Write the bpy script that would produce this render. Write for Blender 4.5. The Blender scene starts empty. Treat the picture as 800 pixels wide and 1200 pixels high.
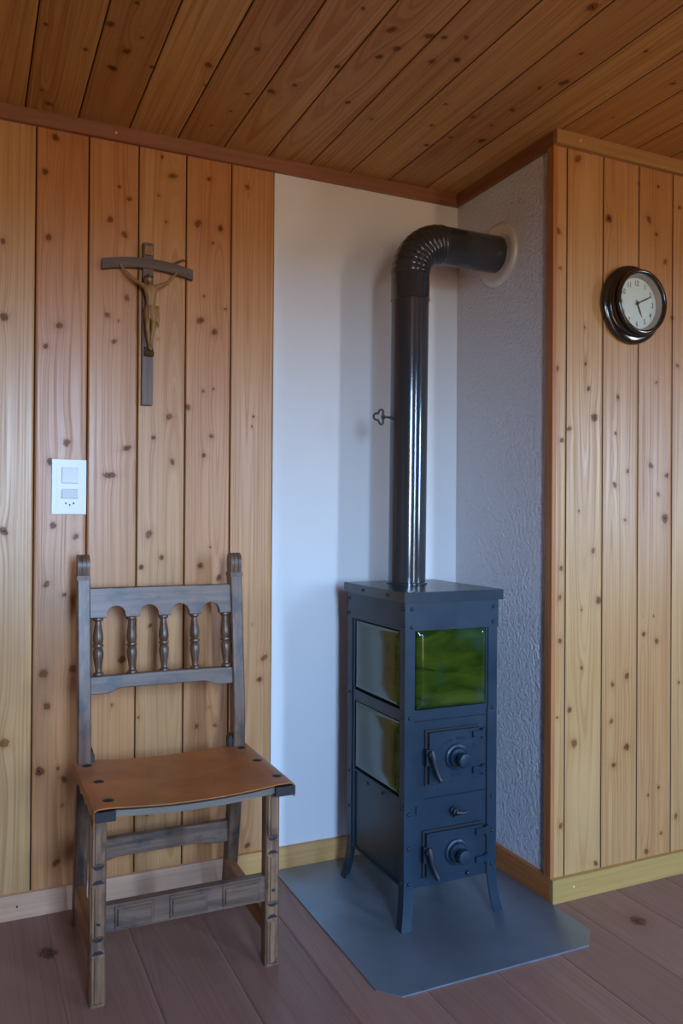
import bpy, bmesh, math, random
import numpy as np
from mathutils import Vector, Matrix
random.seed(7)
RNG = np.random.RandomState(11)
PI = math.pi
SC = bpy.context.scene
COL = SC.collection
H = 2.1536            # ceiling height

# ------------------------------------------------------------------ helpers
def V(*a): return Vector(a)

def link(name, me, parent=None, mats=()):
    o = bpy.data.objects.new(name, me)
    COL.objects.link(o)
    for m in mats: me.materials.append(m)
    if parent is not None: o.parent = parent
    return o

def root_of(p):
    while p.parent is not None: p = p.parent
    return p

def obj(name, bm, mat, parent=None, smooth=True, angle=35, bevel=0.0, seg=2, origin=None):
    """link a bmesh (given in world coordinates) as ONE mesh object"""
    off = Vector((0, 0, 0))
    if parent is not None: off = root_of(parent).location.copy()
    elif origin is not None: off = Vector(origin)
    if bevel > 0:
        es = [e for e in bm.edges if len(e.link_faces) == 2 and e.calc_face_angle(0) > math.radians(30)]
        bmesh.ops.bevel(bm, geom=es, offset=bevel, segments=seg, affect='EDGES', profile=0.5, clamp_overlap=True)
    bmesh.ops.recalc_face_normals(bm, faces=bm.faces)
    bmesh.ops.translate(bm, verts=bm.verts, vec=-off)
    me = bpy.data.meshes.new(name)
    bm.to_mesh(me); bm.free()
    mats = mat if isinstance(mat, (list, tuple)) else [mat]
    o = link(name, me, parent, mats)
    if parent is None: o.location = off
    if smooth:
        me.polygons.foreach_set('use_smooth', [True] * len(me.polygons))
        me.set_sharp_from_angle(angle=math.radians(angle))
    return o

def thing(name, label, cat, loc, group=None):
    o = bpy.data.objects.new(name, None); COL.objects.link(o)
    o.location = loc; o.empty_display_size = 0.1
    o['label'] = label; o['category'] = cat
    if group: o['group'] = group
    return o

def tag(o, label, cat, group=None):
    o['label'] = label; o['category'] = cat
    if group: o['group'] = group
    return o

def struct(o):
    o['kind'] = 'structure'; return o

def B(): return bmesh.new()

def add_box(bm, x0, x1, y0, y1, z0, z1):
    vs = [bm.verts.new((x, y, z)) for z in (z0, z1) for y in (y0, y1) for x in (x0, x1)]
    for f in ((0, 1, 3, 2), (4, 6, 7, 5), (0, 4, 5, 1), (2, 3, 7, 6), (0, 2, 6, 4), (1, 5, 7, 3)):
        bm.faces.new([vs[i] for i in f])
    return vs

def box(x0, x1, y0, y1, z0, z1):
    bm = B(); add_box(bm, x0, x1, y0, y1, z0, z1); return bm

def add_prism(bm, pts, axis, a, b):
    """closed 2-D outline extruded along an axis. axis 'x': pts are (y,z); 'y': (x,z); 'z': (x,y)"""
    def P(p, t):
        return {'x': (t, p[0], p[1]), 'y': (p[0], t, p[1]), 'z': (p[0], p[1], t)}[axis]
    A = [bm.verts.new(P(p, a)) for p in pts]; C = [bm.verts.new(P(p, b)) for p in pts]
    n = len(pts)
    fa = bm.faces.new(A); fb = bm.faces.new(C[::-1])
    for i in range(n): bm.faces.new((A[i], A[(i + 1) % n], C[(i + 1) % n], C[i]))
    bmesh.ops.triangulate(bm, faces=[fa, fb])

def add_strip(bm, cols, y0, y1):
    """board standing across x: (x, top z, bottom z) columns, eased edges"""
    e = 0.0018; rings = []
    for x, t, b in cols:
        rings.append([bm.verts.new(p) for p in ((x, y0 + e, t), (x, y0, t - e), (x, y0, b + e), (x, y0 + e, b), (x, y1 - e, b), (x, y1, b + e), (x, y1, t - e), (x, y1 - e, t))])
    for A, C in zip(rings[:-1], rings[1:]):
        for k in range(8): bm.faces.new((A[k], A[(k + 1) % 8], C[(k + 1) % 8], C[k]))
    bm.faces.new(rings[0]); bm.faces.new(rings[-1])

def frame_from(d):
    d = d.normalized()
    u = d.cross(V(0, 0, 1))
    if u.length < 1e-4: u = V(1, 0, 0)
    u.normalize(); return u, d.cross(u).normalized()

def add_lathe(bm, prof, base, axis, n=32):
    """prof: (radius, distance along axis) pairs"""
    axis = Vector(axis).normalized(); u, w = frame_from(axis); base = Vector(base)
    rings = []
    for r, t in prof:
        c = base + axis * t
        if r < 1e-6: rings.append([bm.verts.new(c)])
        else: rings.append([bm.verts.new(c + (u * math.cos(2 * PI * i / n) + w * math.sin(2 * PI * i / n)) * r) for i in range(n)])
    for A, C in zip(rings[:-1], rings[1:]):
        if len(A) == 1 and len(C) == 1: continue
        for i in range(n):
            j = (i + 1) % n
            if len(A) == 1: bm.faces.new((A[0], C[i], C[j]))
            elif len(C) == 1: bm.faces.new((A[i], A[j], C[0]))
            else: bm.faces.new((A[i], A[j], C[j], C[i]))
    for R in (rings[0], rings[-1]):
        if len(R) > 2: bm.faces.new(R)

def add_tube(bm, pts, rad, n=12, closed=False):
    pts = [Vector(p) for p in pts]; m = len(pts)
    rads = rad if isinstance(rad, (list, tuple)) else [rad] * m
    rings = []; u_prev = None
    for i, p in enumerate(pts):
        a = pts[(i - 1) % m] if (closed or i > 0) else pts[0]
        b = pts[(i + 1) % m] if (closed or i < m - 1) else pts[-1]
        d = (b - a).normalized()
        if u_prev is None: u, w = frame_from(d)
        else:
            u = (u_prev - d * u_prev.dot(d)).normalized(); w = d.cross(u)
        u_prev = u
        rings.append([bm.verts.new(p + (u * math.cos(2 * PI * k / n) + w * math.sin(2 * PI * k / n)) * rads[i]) for k in range(n)])
    rng = range(m) if closed else range(m - 1)
    for i in rng:
        A, C = rings[i], rings[(i + 1) % m]
        for k in range(n): bm.faces.new((A[k], A[(k + 1) % n], C[(k + 1) % n], C[k]))
    if not closed:
        bm.faces.new(rings[0]); bm.faces.new(rings[-1])

# ------------------------------------------------------------------ materials
def mat(name):
    m = bpy.data.materials.new(name); m.use_nodes = True
    nt = m.node_tree; nt.nodes.clear()
    out = nt.nodes.new('ShaderNodeOutputMaterial')
    b = nt.nodes.new('ShaderNodeBsdfPrincipled')
    nt.links.new(b.outputs[0], out.inputs[0])
    return m, nt, b

def N(nt, typ, **kw):
    n = nt.nodes.new('ShaderNode' + typ)
    for k, v in kw.items(): setattr(n, k, v)
    return n

def setv(n, **kw):
    for k, v in kw.items(): n.inputs[k.replace('_', ' ')].default_value = v

def ramp(nt, fac, stops):
    r = N(nt, 'ValToRGB'); e = r.color_ramp.elements
    while len(e) < len(stops): e.new(0.5)
    for el, (p, c) in zip(e, stops):
        el.position = p; el.color = (c, c, c, 1) if isinstance(c, (int, float)) else (*c, 1)
    nt.links.new(fac, r.inputs[0]); return r.outputs[0]

def mix(nt, fac, a, b, mode='MIX'):
    m = N(nt, 'Mix', data_type='RGBA', blend_type=mode)
    for sock, v in ((m.inputs[0], fac), (m.inputs[6], a), (m.inputs[7], b)):
        if isinstance(v, (int, float)): sock.default_value = v
        elif isinstance(v, (tuple, list)): sock.default_value = (*v, 1)
        else: nt.links.new(v, sock)
    return m.outputs[2]

def math_n(nt, op, a, b=None):
    m = N(nt, 'Math', operation=op)
    for s, v in zip(m.inputs, (a, b)):
        if v is None: continue
        if isinstance(v, (int, float)): s.default_value = v
        else: nt.links.new(v, s)
    return m.outputs[0]

def noise(nt, vec, scale, detail=3, rough=0.55, dist=0.0):
    n = N(nt, 'TexNoise'); setv(n, Scale=scale, Detail=detail, Roughness=rough, Distortion=dist)
    if vec is not None: nt.links.new(vec, n.inputs['Vector'])
    return n.outputs[0]

def objco(nt, scale=(1, 1, 1)):
    t = N(nt, 'TexCoord'); mp = N(nt, 'Mapping'); mp.inputs['Scale'].default_value = scale
    nt.links.new(t.outputs['Object'], mp.inputs[0]); return mp.outputs[0]

def bump(nt, b, h, strength=0.2, dist=0.002):
    n = N(nt, 'Bump'); setv(n, Strength=strength, Distance=dist)
    nt.links.new(h, n.inputs['Height']); nt.links.new(n.outputs[0], b.inputs['Normal'])

def plank_mat(name, light, deep, rough=0.42, knotc=(0.026, 0.009, 0.005), grainmul=(0.74, 0.60, 0.46), spec=0.5, gstr=1.0):
    m, nt, b = mat(name)
    def at(n): return N(nt, 'Attribute', attribute_name=n).outputs['Fac']
    grain, kd, tone, along = at('grain'), at('knot'), at('tone'), at('along')
    cv = N(nt, 'CombineXYZ')
    nt.links.new(math_n(nt, 'MULTIPLY', grain, 230.0), cv.inputs[0])
    nt.links.new(math_n(nt, 'MULTIPLY', tone, 47.0), cv.inputs[1])
    nt.links.new(math_n(nt, 'MULTIPLY', along, 1.3), cv.inputs[2])
    n1 = noise(nt, cv.outputs[0], 1.0, 2, 0.6)
    cv2 = N(nt, 'CombineXYZ')
    nt.links.new(math_n(nt, 'MULTIPLY', grain, 34.0), cv2.inputs[0])
    nt.links.new(math_n(nt, 'MULTIPLY', tone, 91.0), cv2.inputs[1])
    nt.links.new(math_n(nt, 'MULTIPLY', along, 2.2), cv2.inputs[2])
    n2 = noise(nt, cv2.outputs[0], 1.0, 3, 0.55)
    base = mix(nt, ramp(nt, tone, [(0.0, 0.0), (1.0, 1.0)]), light, deep)
    g = ramp(nt, n1, [(0.38, 1.0), (0.50, 0.25), (0.66, 0.0)])
    dark = mix(nt, 1.0, base, grainmul, 'MULTIPLY')
    c = mix(nt, math_n(nt, 'MULTIPLY', g, 0.62 * gstr), base, dark)
    c = mix(nt, math_n(nt, 'MULTIPLY', ramp(nt, n2, [(0.36, 1.0), (0.62, 0.0)]), 0.5 * gstr), c, mix(nt, 1.0, c, (0.84, 0.74, 0.62), 'MULTIPLY'))
    # knots: warped normalised distance, halo, dark rim, rings inside
    t = N(nt, 'TexCoord')
    wob = noise(nt, t.outputs['Object'], 75.0, 3, 0.65)
    k = math_n(nt, 'ADD', kd, math_n(nt, 'MULTIPLY', math_n(nt, 'SUBTRACT', wob, 0.5), 1.9))
    halo = ramp(nt, math_n(nt, 'DIVIDE', k, 5.0), [(0.16, 1.0), (0.42, 0.25), (0.85, 0.0)])
    c = mix(nt, math_n(nt, 'MULTIPLY', halo, 0.75), c, mix(nt, 1.0, c, (0.72, 0.52, 0.36), 'MULTIPLY'))
    kin = ramp(nt, math_n(nt, 'MULTIPLY', k, 0.7), [(0.0, 1.0), (0.20, 0.90), (0.38, 0.55), (0.58, 0.78), (0.95, 0.0)])
    c = mix(nt, math_n(nt, 'MULTIPLY', kin, at('kstr')), c, knotc)
    nt.links.new(c, b.inputs['Base Color'])
    setv(b, Roughness=rough); b.inputs['Specular IOR Level'].default_value = spec
    nt.links.new(ramp(nt, n1, [(0.3, rough + 0.1), (0.7, rough - 0.06)]), b.inputs['Roughness'])
    nt.links.new(math_n(nt, 'MULTIPLY', math_n(nt, 'SUBTRACT', 1.0, kin), spec), b.inputs['Specular IOR Level'])
    bump(nt, b, n1, 0.12, 0.001)
    return m

def wood_mat(name, c1, c2, axis='x', rough=0.45, fine=1.0, blot=None, bstr=0.15, spec=0.5):
    """plain timber with grain along an axis; blot = dark patina colour"""
    m, nt, b = mat(name)
    s = {'x': (3, 90, 90), 'y': (90, 3, 90), 'z': (90, 90, 3)}[axis]
    co = objco(nt, tuple(v * fine for v in s))
    n1 = noise(nt, co, 1.0, 3, 0.6, 0.4)
    c = mix(nt, ramp(nt, n1, [(0.34, 0.0), (0.66, 1.0)]), c1, c2)
    if blot:
        n2 = noise(nt, objco(nt, tuple({'x': (1, 2.2, 2.2), 'y': (2.2, 1, 2.2), 'z': (2.2, 2.2, 1)}[axis])), 14.0, 3, 0.6)
        c = mix(nt, ramp(nt, n2, [(0.50, 0.0), (0.68, 0.85)]), c, blot)
    nt.links.new(c, b.inputs['Base Color'])
    setv(b, Roughness=rough); b.inputs['Specular IOR Level'].default_value = spec
    bump(nt, b, n1, bstr, 0.001)
    return m

def paint_mat(name, col, rough=0.5, metal=0.0, var=0.12, scale=18, bstr=0.05, spec=0.5, coat=0.0):
    m, nt, b = mat(name)
    n1 = noise(nt, objco(nt), scale, 4, 0.6)
    c = mix(nt, ramp(nt, n1, [(0.3, 0.0), (0.7, 1.0)]), tuple(v * (1 - var) for v in col), tuple(min(1, v * (1 + var)) for v in col))
    nt.links.new(c, b.inputs['Base Color'])
    setv(b, Roughness=rough, Metallic=metal); b.inputs['Specular IOR Level'].default_value = spec
    b.inputs['Coat Weight'].default_value = coat
    if bstr: bump(nt, b, noise(nt, objco(nt), scale * 9, 3), bstr, 0.001)
    return m

M = {}
M['pine'] = plank_mat('pine_wall_planks', (0.62, 0.350, 0.140), (0.555, 0.245, 0.088), rough=0.33, gstr=1.2)
M['pine_pale'] = plank_mat('pale_pine_wall_planks', (0.55, 0.320, 0.125), (0.475, 0.240, 0.085), rough=0.38, gstr=1.2)
M['pine_ceiling'] = plank_mat('pine_ceiling_planks', (0.62, 0.345, 0.100), (0.46, 0.215, 0.058), rough=0.5, knotc=(0.04, 0.014, 0.006), gstr=1.5)
M['floor'] = plank_mat('floor_laminate', (0.30, 0.158, 0.112), (0.225, 0.112, 0.080), rough=0.42, knotc=(0.04, 0.02, 0.015), grainmul=(0.80, 0.74, 0.72), gstr=0.8)
M['groove'] = wood_mat('plank_tongue_wood', (0.055, 0.015, 0.005), (0.04, 0.011, 0.004), 'z', 0.8)
M['groove_floor'] = wood_mat('floor_joint', (0.20, 0.10, 0.072), (0.17, 0.085, 0.062), 'y', 0.6)
M['trim_brown'] = wood_mat('ceiling_trim_red_brown', (0.33, 0.140, 0.075), (0.26, 0.105, 0.055), 'x', 0.5)
M['trim_dark'] = wood_mat('ceiling_trim_orange_brown', (0.29, 0.105, 0.034), (0.21, 0.07, 0.022), 'y', 0.5)
M['trim_honey'] = wood_mat('ceiling_trim_honey', (0.42, 0.235, 0.085), (0.34, 0.18, 0.06), 'x', 0.5)
M['edge_strip'] = wood_mat('corner_edge_strip_wood', (0.48, 0.18, 0.050), (0.36, 0.12, 0.032), 'z', 0.5)
M['base_pale'] = wood_mat('pale_baseboard', (0.72, 0.43, 0.265), (0.64, 0.35, 0.20), 'x', 0.5)
M['base_honey'] = wood_mat('honey_baseboard', (0.64, 0.345, 0.115), (0.56, 0.28, 0.085), 'x', 0.5)
M['base_orange'] = wood_mat('orange_baseboard', (0.56, 0.185, 0.045), (0.46, 0.14, 0.03), 'y', 0.5)
M['base_yellow'] = wood_mat('yellow_baseboard', (0.46, 0.275, 0.075), (0.41, 0.235, 0.06), 'x', 0.5)
M['plaster'] = paint_mat('smooth_white_plaster', (0.80, 0.79, 0.77), 0.85, var=0.015, scale=3, bstr=0.04, spec=0.2)

def stucco():
    m, nt, b = mat('rough_white_stucco')
    co = objco(nt)
    n1 = noise(nt, co, 110, 3, 0.6); n2 = noise(nt, co, 60, 2, 0.5)
    h = math_n(nt, 'ADD', n1, math_n(nt, 'MULTIPLY', n2, 0.7))
    setv(b, Base_Color=(0.76, 0.73, 0.74, 1), Roughness=0.85); b.inputs['Specular IOR Level'].default_value = 0.25
    bump(nt, b, h, 1.0, 0.009)
    return m
M['stucco'] = stucco()

def stove_paint():
    m, nt, b = mat('blue_grey_stove_enamel')
    co = objco(nt)
    n1 = noise(nt, co, 9, 4, 0.6); n2 = noise(nt, co, 60, 4, 0.7)
    c = mix(nt, ramp(nt, n1, [(0.3, 0.0), (0.7, 1.0)]), (0.0065, 0.020, 0.034), (0.010, 0.028, 0.047))
    c = mix(nt, ramp(nt, n2, [(0.70, 0.0), (0.76, 0.6)]), c, (0.09, 0.11, 0.14))      # small scuffs
    nt.links.new(c, b.inputs['Base Color'])
    nt.links.new(ramp(nt, n1, [(0.3, 0.30), (0.7, 0.42)]), b.inputs['Roughness'])
    b.inputs['Specular IOR Level'].default_value = 0.42
    bump(nt, b, n2, 0.05, 0.001)
    return m
M['stove'] = stove_paint()
M['stove_lid'] = paint_mat('worn_lid_enamel', (0.014, 0.028, 0.042), 0.27, var=0.3, scale=7, bstr=0.03, spec=0.6)
M['stove_dark'] = paint_mat('black_stove_iron', (0.008, 0.011, 0.017), 0.5, var=0.2, scale=30, bstr=0.08, spec=0.6)
M['stove_gap_shade'] = paint_mat('black_gap_shade', (0.012, 0.012, 0.014), 0.8)  # near-black for seams, and for shade painted into gaps and slots

def pipe_mat():
    m, nt, b = mat('dark_flue_steel')
    n1 = noise(nt, objco(nt, (8, 8, 1.0)), 2.0, 2, 0.5)
    c = mix(nt, ramp(nt, n1, [(0.3, 0.0), (0.7, 1.0)]), (0.068, 0.070, 0.076), (0.098, 0.100, 0.106))
    nt.links.new(c, b.inputs['Base Color'])
    setv(b, Metallic=0.6, Roughness=0.13); b.inputs['Specular IOR Level'].default_value = 0.7
    return m
M['pipe'] = pipe_mat()

def tile_mat():
    m, nt, b = mat('green_glazed_tile')
    n1 = noise(nt, objco(nt, (7, 7, 22)), 1.0, 3, 0.55, 0.8)
    n2 = noise(nt, objco(nt, (9, 9, 9)), 1.0, 1, 0.4)
    c = mix(nt, ramp(nt, n1, [(0.32, 0.0), (0.68, 1.0)]), (0.010, 0.026, 0.003), (0.046, 0.066, 0.005))
    c = mix(nt, ramp(nt, n2, [(0.60, 0.0), (0.75, 0.5)]), c, (0.01, 0.05, 0.04))
    nt.links.new(c, b.inputs['Base Color'])
    setv(b, Roughness=0.09); b.inputs['Specular IOR Level'].default_value = 0.6
    bump(nt, b, noise(nt, objco(nt), 16, 2), 0.05, 0.003)
    return m
M['tile'] = tile_mat()

M['plate'] = paint_mat('brushed_steel_plate', (0.27, 0.32, 0.36), 0.40, metal=0.7, var=0.10, scale=7, bstr=0.03)
M['collar'] = paint_mat('pale_grey_metal_collar', (0.74, 0.68, 0.61), 0.34, metal=0.25, var=0.06)
M['chairwood_x'] = wood_mat('dark_walnut_along_x', (0.190, 0.112, 0.070), (0.095, 0.054, 0.034), 'x', 0.38, blot=(0.040, 0.030, 0.028), spec=0.45)
M['chairwood_y'] = wood_mat('warm_walnut_along_y', (0.42, 0.185, 0.052), (0.28, 0.115, 0.034), 'y', 0.42)
M['chairwood_z'] = wood_mat('dark_walnut_along_z', (0.200, 0.108, 0.062), (0.100, 0.052, 0.030), 'z', 0.38, blot=(0.045, 0.031, 0.027), spec=0.45)
M['legwood'] = wood_mat('worn_walnut_legs', (0.30, 0.160, 0.082), (0.125, 0.060, 0.030), 'z', 0.42, blot=(0.06, 0.035, 0.025), spec=0.4)
M['spindle'] = wood_mat('turned_spindle_wood', (0.16, 0.080, 0.040), (0.070, 0.033, 0.018), 'z', 0.32)
M['chair_dark'] = paint_mat('near_black_wood_end', (0.018, 0.014, 0.014), 0.45)
M['pale_strip'] = wood_mat('grey_seat_rail', (0.20, 0.155, 0.115), (0.12, 0.09, 0.065), 'x', 0.45)

def leather():
    m, nt, b = mat('tan_leather')
    co = objco(nt)
    n1 = noise(nt, co, 7, 4, 0.6, 0.3); n2 = noise(nt, co, 220, 3, 0.6)
    c = mix(nt, ramp(nt, n1, [(0.3, 0.0), (0.7, 1.0)]), (0.27, 0.080, 0.017), (0.50, 0.160, 0.033))
    nt.links.new(c, b.inputs['Base Color'])
    setv(b, Roughness=0.40); b.inputs['Specular IOR Level'].default_value = 0.35
    bump(nt, b, n2, 0.08, 0.001)
    return m
M['leather'] = leather()
M['stud'] = paint_mat('dark_iron_stud', (0.030, 0.028, 0.032), 0.35, metal=0.4)
M['cross_wood'] = wood_mat('dark_cross_wood_upright', (0.155, 0.085, 0.050), (0.085, 0.045, 0.028), 'z', 0.45)
M['cross_wood_x'] = wood_mat('dark_cross_wood_bar', (0.150, 0.080, 0.046), (0.078, 0.040, 0.025), 'x', 0.45)
M['figure'] = wood_mat('carved_limewood', (0.37, 0.195, 0.055), (0.23, 0.108, 0.028), 'z', 0.5)
M['figure_dark'] = wood_mat('carved_limewood_hair', (0.155, 0.085, 0.036), (0.10, 0.055, 0.024), 'z', 0.5)
M['white_plastic'] = paint_mat('white_switch_plastic', (0.70, 0.70, 0.70), 0.3, var=0.01, bstr=0)
M['gap_shade_grey'] = paint_mat('grey_gap_shade', (0.30, 0.30, 0.32), 0.5, bstr=0)  # grey standing in for the shadow line round the rockers
M['hole'] = paint_mat('socket_hole_dark', (0.02, 0.02, 0.02), 0.7, bstr=0)
M['clock_case'] = paint_mat('glossy_dark_brown_case', (0.016, 0.011, 0.008), 0.16, var=0.2, bstr=0, spec=0.7, coat=0.5)
M['clock_gap'] = paint_mat('inner_ring_taupe', (0.42, 0.36, 0.31), 0.5, bstr=0)
M['dial'] = paint_mat('pale_dial_paper', (0.66, 0.71, 0.64), 0.6, var=0.02, bstr=0)
M['ink'] = paint_mat('black_ink', (0.022, 0.028, 0.025), 0.5, bstr=0)
M['brass'] = paint_mat('dull_brass', (0.20, 0.13, 0.05), 0.35, metal=0.8)
M['screw'] = paint_mat('pale_screw_head', (0.70, 0.62, 0.52), 0.4, metal=0.3, bstr=0)
M['frame_white'] = paint_mat('window_frame_paint', (0.72, 0.70, 0.66), 0.4, bstr=0)

def glass_mat(name, tint=(1, 1, 1)):
    m = bpy.data.materials.new(name); m.use_nodes = True
    nt = m.node_tree; nt.nodes.clear()
    out = nt.nodes.new('ShaderNodeOutputMaterial')
    t = N(nt, 'BsdfTransparent'); t.inputs[0].default_value = (*tint, 1)
    g = N(nt, 'BsdfGlossy'); g.inputs['Roughness'].default_value = 0.02
    fr = N(nt, 'Fresnel'); fr.inputs[0].default_value = 1.45
    mx = N(nt, 'MixShader')
    ge = N(nt, 'NewGeometry')
    nt.links.new(math_n(nt, 'MULTIPLY', fr.outputs[0], math_n(nt, 'SUBTRACT', 1.0, ge.outputs['Backfacing'])), mx.inputs[0]); nt.links.new(t.outputs[0], mx.inputs[1]); nt.links.new(g.outputs[0], mx.inputs[2])
    nt.links.new(mx.outputs[0], out.inputs[0])
    return m
M['glass'] = glass_mat('clear_glass', (0.97, 0.98, 0.97))

KL= [(-1.41, 1.594, 1.3, 1), (-1.271, 1.586, 1.3, 1), (-1.306, 1.525, 1.1, 1), (-1.251, 1.268, 1.5, 1), (-1.294, 1.214, 1, 1), (-1.284, 1.042, 1.1, 1), (-1.224, 1.011, 0.9, 1), (-1.299, 0.883, 1, 1), (-1.145, 1.628, 1.1, 1), (-1.126, 1.556, 0.9, 1), (-1.115, 1.614, 0.6, 1), (-1.093, 1.682, 0.8, 1), (-1.09, 1.259, 1, 2), (-1.137, 1.182, 1, 2), (-1.015, 1.292, 1, 1), (-0.971, 1.353, 1, 1), (-0.961, 1.225, 0.8, 1), (-1.026, 1.017, 1.1, 1), (-0.99, 0.95, 0.9, 1), (-1.048, 0.924, 1.1, 1), (-1.005, 1.575, 0.5, 1), (-0.881, 1.641, 1.2, 1), (-0.84, 1.611, 1.1, 1), (-0.917, 1.385, 1, 1), (-0.872, 1.435, 0.6, 1), (-0.841, 1.443, 0.6, 1), (-0.847, 1.304, 1, 1), (-0.868, 1.247, 1, 1), (-0.848, 0.979, 0.5, 1), (-0.876, 0.924, 1.2, 1), (-0.822, 0.887, 1.1, 1), (-0.717, 1.369, 0.6, 1), (-0.722, 1.339, 0.5, 1), (-1.408, 1.026, 1.2, 1), (-0.872, 1.713, 0.6, 1), (-0.807, 1.683, 0.7, 1), (-1.286, 2.095, 1.3, 1), (-1.312, 1.997, 1.3, 1), (-1.302, 1.821, 1.2, 1), (-1.14, 1.894, 1.4, 1), (-1.088, 1.961, 1, 1), (-1.1, 1.858, 1.1, 1), (-1.115, 1.99, 0.6, 1), (-0.997, 2.098, 0.6, 1), (-0.967, 2.048, 1, 2), (-0.983, 1.913, 0.6, 1), (-1.006, 1.985, 0.6, 1), (-0.859, 2.058, 0.9, 1), (-0.891, 1.923, 1.3, 1), (-0.824, 1.918, 1.2, 1), (-0.847, 1.872, 0.8, 1), (-1.414, 1.793, 0.8, 1), (-0.741, 2.054, 0.9, 1.5), (-1.254, 0.852, 0.7, 1), (-1.305, 0.642, 1.6, 1), (-1.23, 0.649, 1, 1.5), (-1.296, 0.553, 1.1, 1), (-1.314, 0.38, 1.5, 1), (-1.266, 0.382, 0.9, 1), (-1.25, 0.351, 0.9, 1), (-1.254, 0.282, 0.6, 1), (-1.27, 0.128, 1.2, 1), (-1.402, 0.466, 1.8, 1), (-1.098, 0.666, 1.5, 1), (-1.02, 0.757, 1, 1), (-1.125, 0.54, 0.7, 1), (-1.052, 0.499, 0.6, 1), (-0.884, 0.458, 1, 1), (-0.848, 0.509, 0.6, 1), (-0.693, 0.578, 1, 1), (-0.679, 0.643, 0.9, 1.6), (-0.83, 0.455, 0.9, 1), (-0.718, 0.745, 0.5, 1), (-1.025, 0.225, 0.9, 1), (-0.727, 0.085, 1, 1), (-0.857, 0.121, 0.6, 1)]
KR= [(0.215, 1.168, 1.1, 1), (0.255, 1.065, 1, 1), (0.135, 0.977, 0.8, 1), (0.156, 0.833, 1.5, 1), (0.094, 0.81, 0.6, 1), (0.095, 0.644, 0.8, 1), (0.052, 0.529, 1.2, 1), (0.021, 0.929, 0.8, 1), (0.017, 0.848, 0.8, 1), (0.385, 1.144, 0.7, 1), (0.413, 1.071, 1.4, 1), (0.33, 0.728, 1.2, 1), (0.381, 0.705, 1, 1), (0.368, 0.779, 0.5, 1), (0.264, 0.608, 1.1, 1), (0.21, 0.587, 0.9, 1), (0.206, 0.482, 0.9, 1), (0.472, 0.574, 0.7, 1), (0.083, 1.09, 0.5, 1), (0.009, 0.512, 0.8, 1), (0.068, 0.434, 1.8, 1), (0.217, 0.353, 1.3, 1), (0.265, 0.4, 1.3, 1), (0.349, 0.248, 0.8, 1), (0.392, 0.265, 0.8, 1), (0.401, 0.128, 0.8, 1), (0.344, 0.082, 1.1, 1), (0.15, 0.08, 1.1, 1), (0.462, 0.168, 0.9, 1), (0.023, 0.208, 1.1, 1), (0.017, 0.726, 1, 1), (0.073, 2.091, 1.3, 1), (0.188, 1.94, 1.6, 1), (0.343, 1.963, 1, 1), (0.373, 1.922, 0.8, 1), (0.467, 2.019, 0.9, 1), (0.38, 2.066, 0.7, 1), (0.002, 1.877, 1.2, 1), (0.011, 1.773, 0.8, 1), (0.408, 1.845, 1.1, 1), (0.439, 1.679, 0.8, 1), (0.1, 1.616, 0.6, 1), (0.105, 1.512, 0.6, 1), (0.115, 1.441, 0.7, 1), (0.139, 1.36, 1.5, 1), (0.217, 1.318, 0.9, 1), (0.226, 1.423, 0.8, 1), (0.355, 1.228, 1, 1), (0.462, 1.535, 0.8, 1), (0.021, 1.289, 0.9, 1), (0.001, 1.49, 1.2, 1), (0.419, 1.201, 1.1, 1), (0.376, 1.479, 0.6, 1), (0.047, 1.323, 1, 1.5), (0.265, 1.21, 0.8, 1), (0.302, 2.062, 0.6, 1)]
KC= [(-1.216, -0.484, 1.2, 1), (-1.252, -0.362, 1.1, 1), (-1.166, -0.394, 1.2, 1), (-1.184, -0.308, 1.2, 1), (-1.144, -0.464, 0.8, 1), (-1.097, -0.353, 0.9, 1), (-1.176, -0.585, 0.9, 1), (-1.309, -0.06, 1.1, 1), (-1.331, -0.125, 0.8, 1), (-1.345, -0.424, 0.7, 1), (-0.892, -0.533, 1.1, 1), (-0.851, -0.332, 0.8, 1), (-0.864, -0.229, 1, 1), (-0.889, -0.129, 0.7, 1), (-0.645, -0.732, 1.2, 1), (-0.622, -0.625, 1.3, 1), (-0.6, -0.673, 1.2, 1), (-0.599, -0.405, 1.2, 1), (-0.504, -0.352, 0.8, 1), (-0.735, -0.771, 0.9, 1), (-0.976, -0.419, 1.2, 1), (-0.556, -0.749, 1.3, 1), (-0.525, -0.756, 1.2, 1), (-0.3, -0.984, 1.3, 1), (-0.449, -0.694, 1, 1), (-0.5, -0.662, 1, 1), (-0.48, -0.778, 0.8, 1), (-0.204, -0.838, 1, 1), (-0.156, -0.721, 1.5, 1), (-0.075, -0.91, 0.9, 1), (-0.188, -0.555, 0.9, 1), (-0.262, -0.48, 1, 1), (-0.161, -0.374, 1.3, 1), (-0.337, -0.391, 0.8, 1), (-0.289, -0.283, 1, 1), (-0.188, -0.462, 0.8, 1), (-0.364, -0.506, 0.8, 1), (-0.252, -0.354, 1.2, 1), (-0.194, -0.676, 0.8, 1), (0.082, -0.638, 0.7, 1), (0.092, -0.834, 0.9, 1), (-0.756, -0.423, 0.9, 1), (-0.694, -0.546, 1, 1), (-0.799, -0.371, 0.9, 2), (-0.96, -0.326, 0.8, 1)]
KF= [(-1.303, -0.222, 1.6, 1), (0.135, -0.687, 1.6, 1)]

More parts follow.
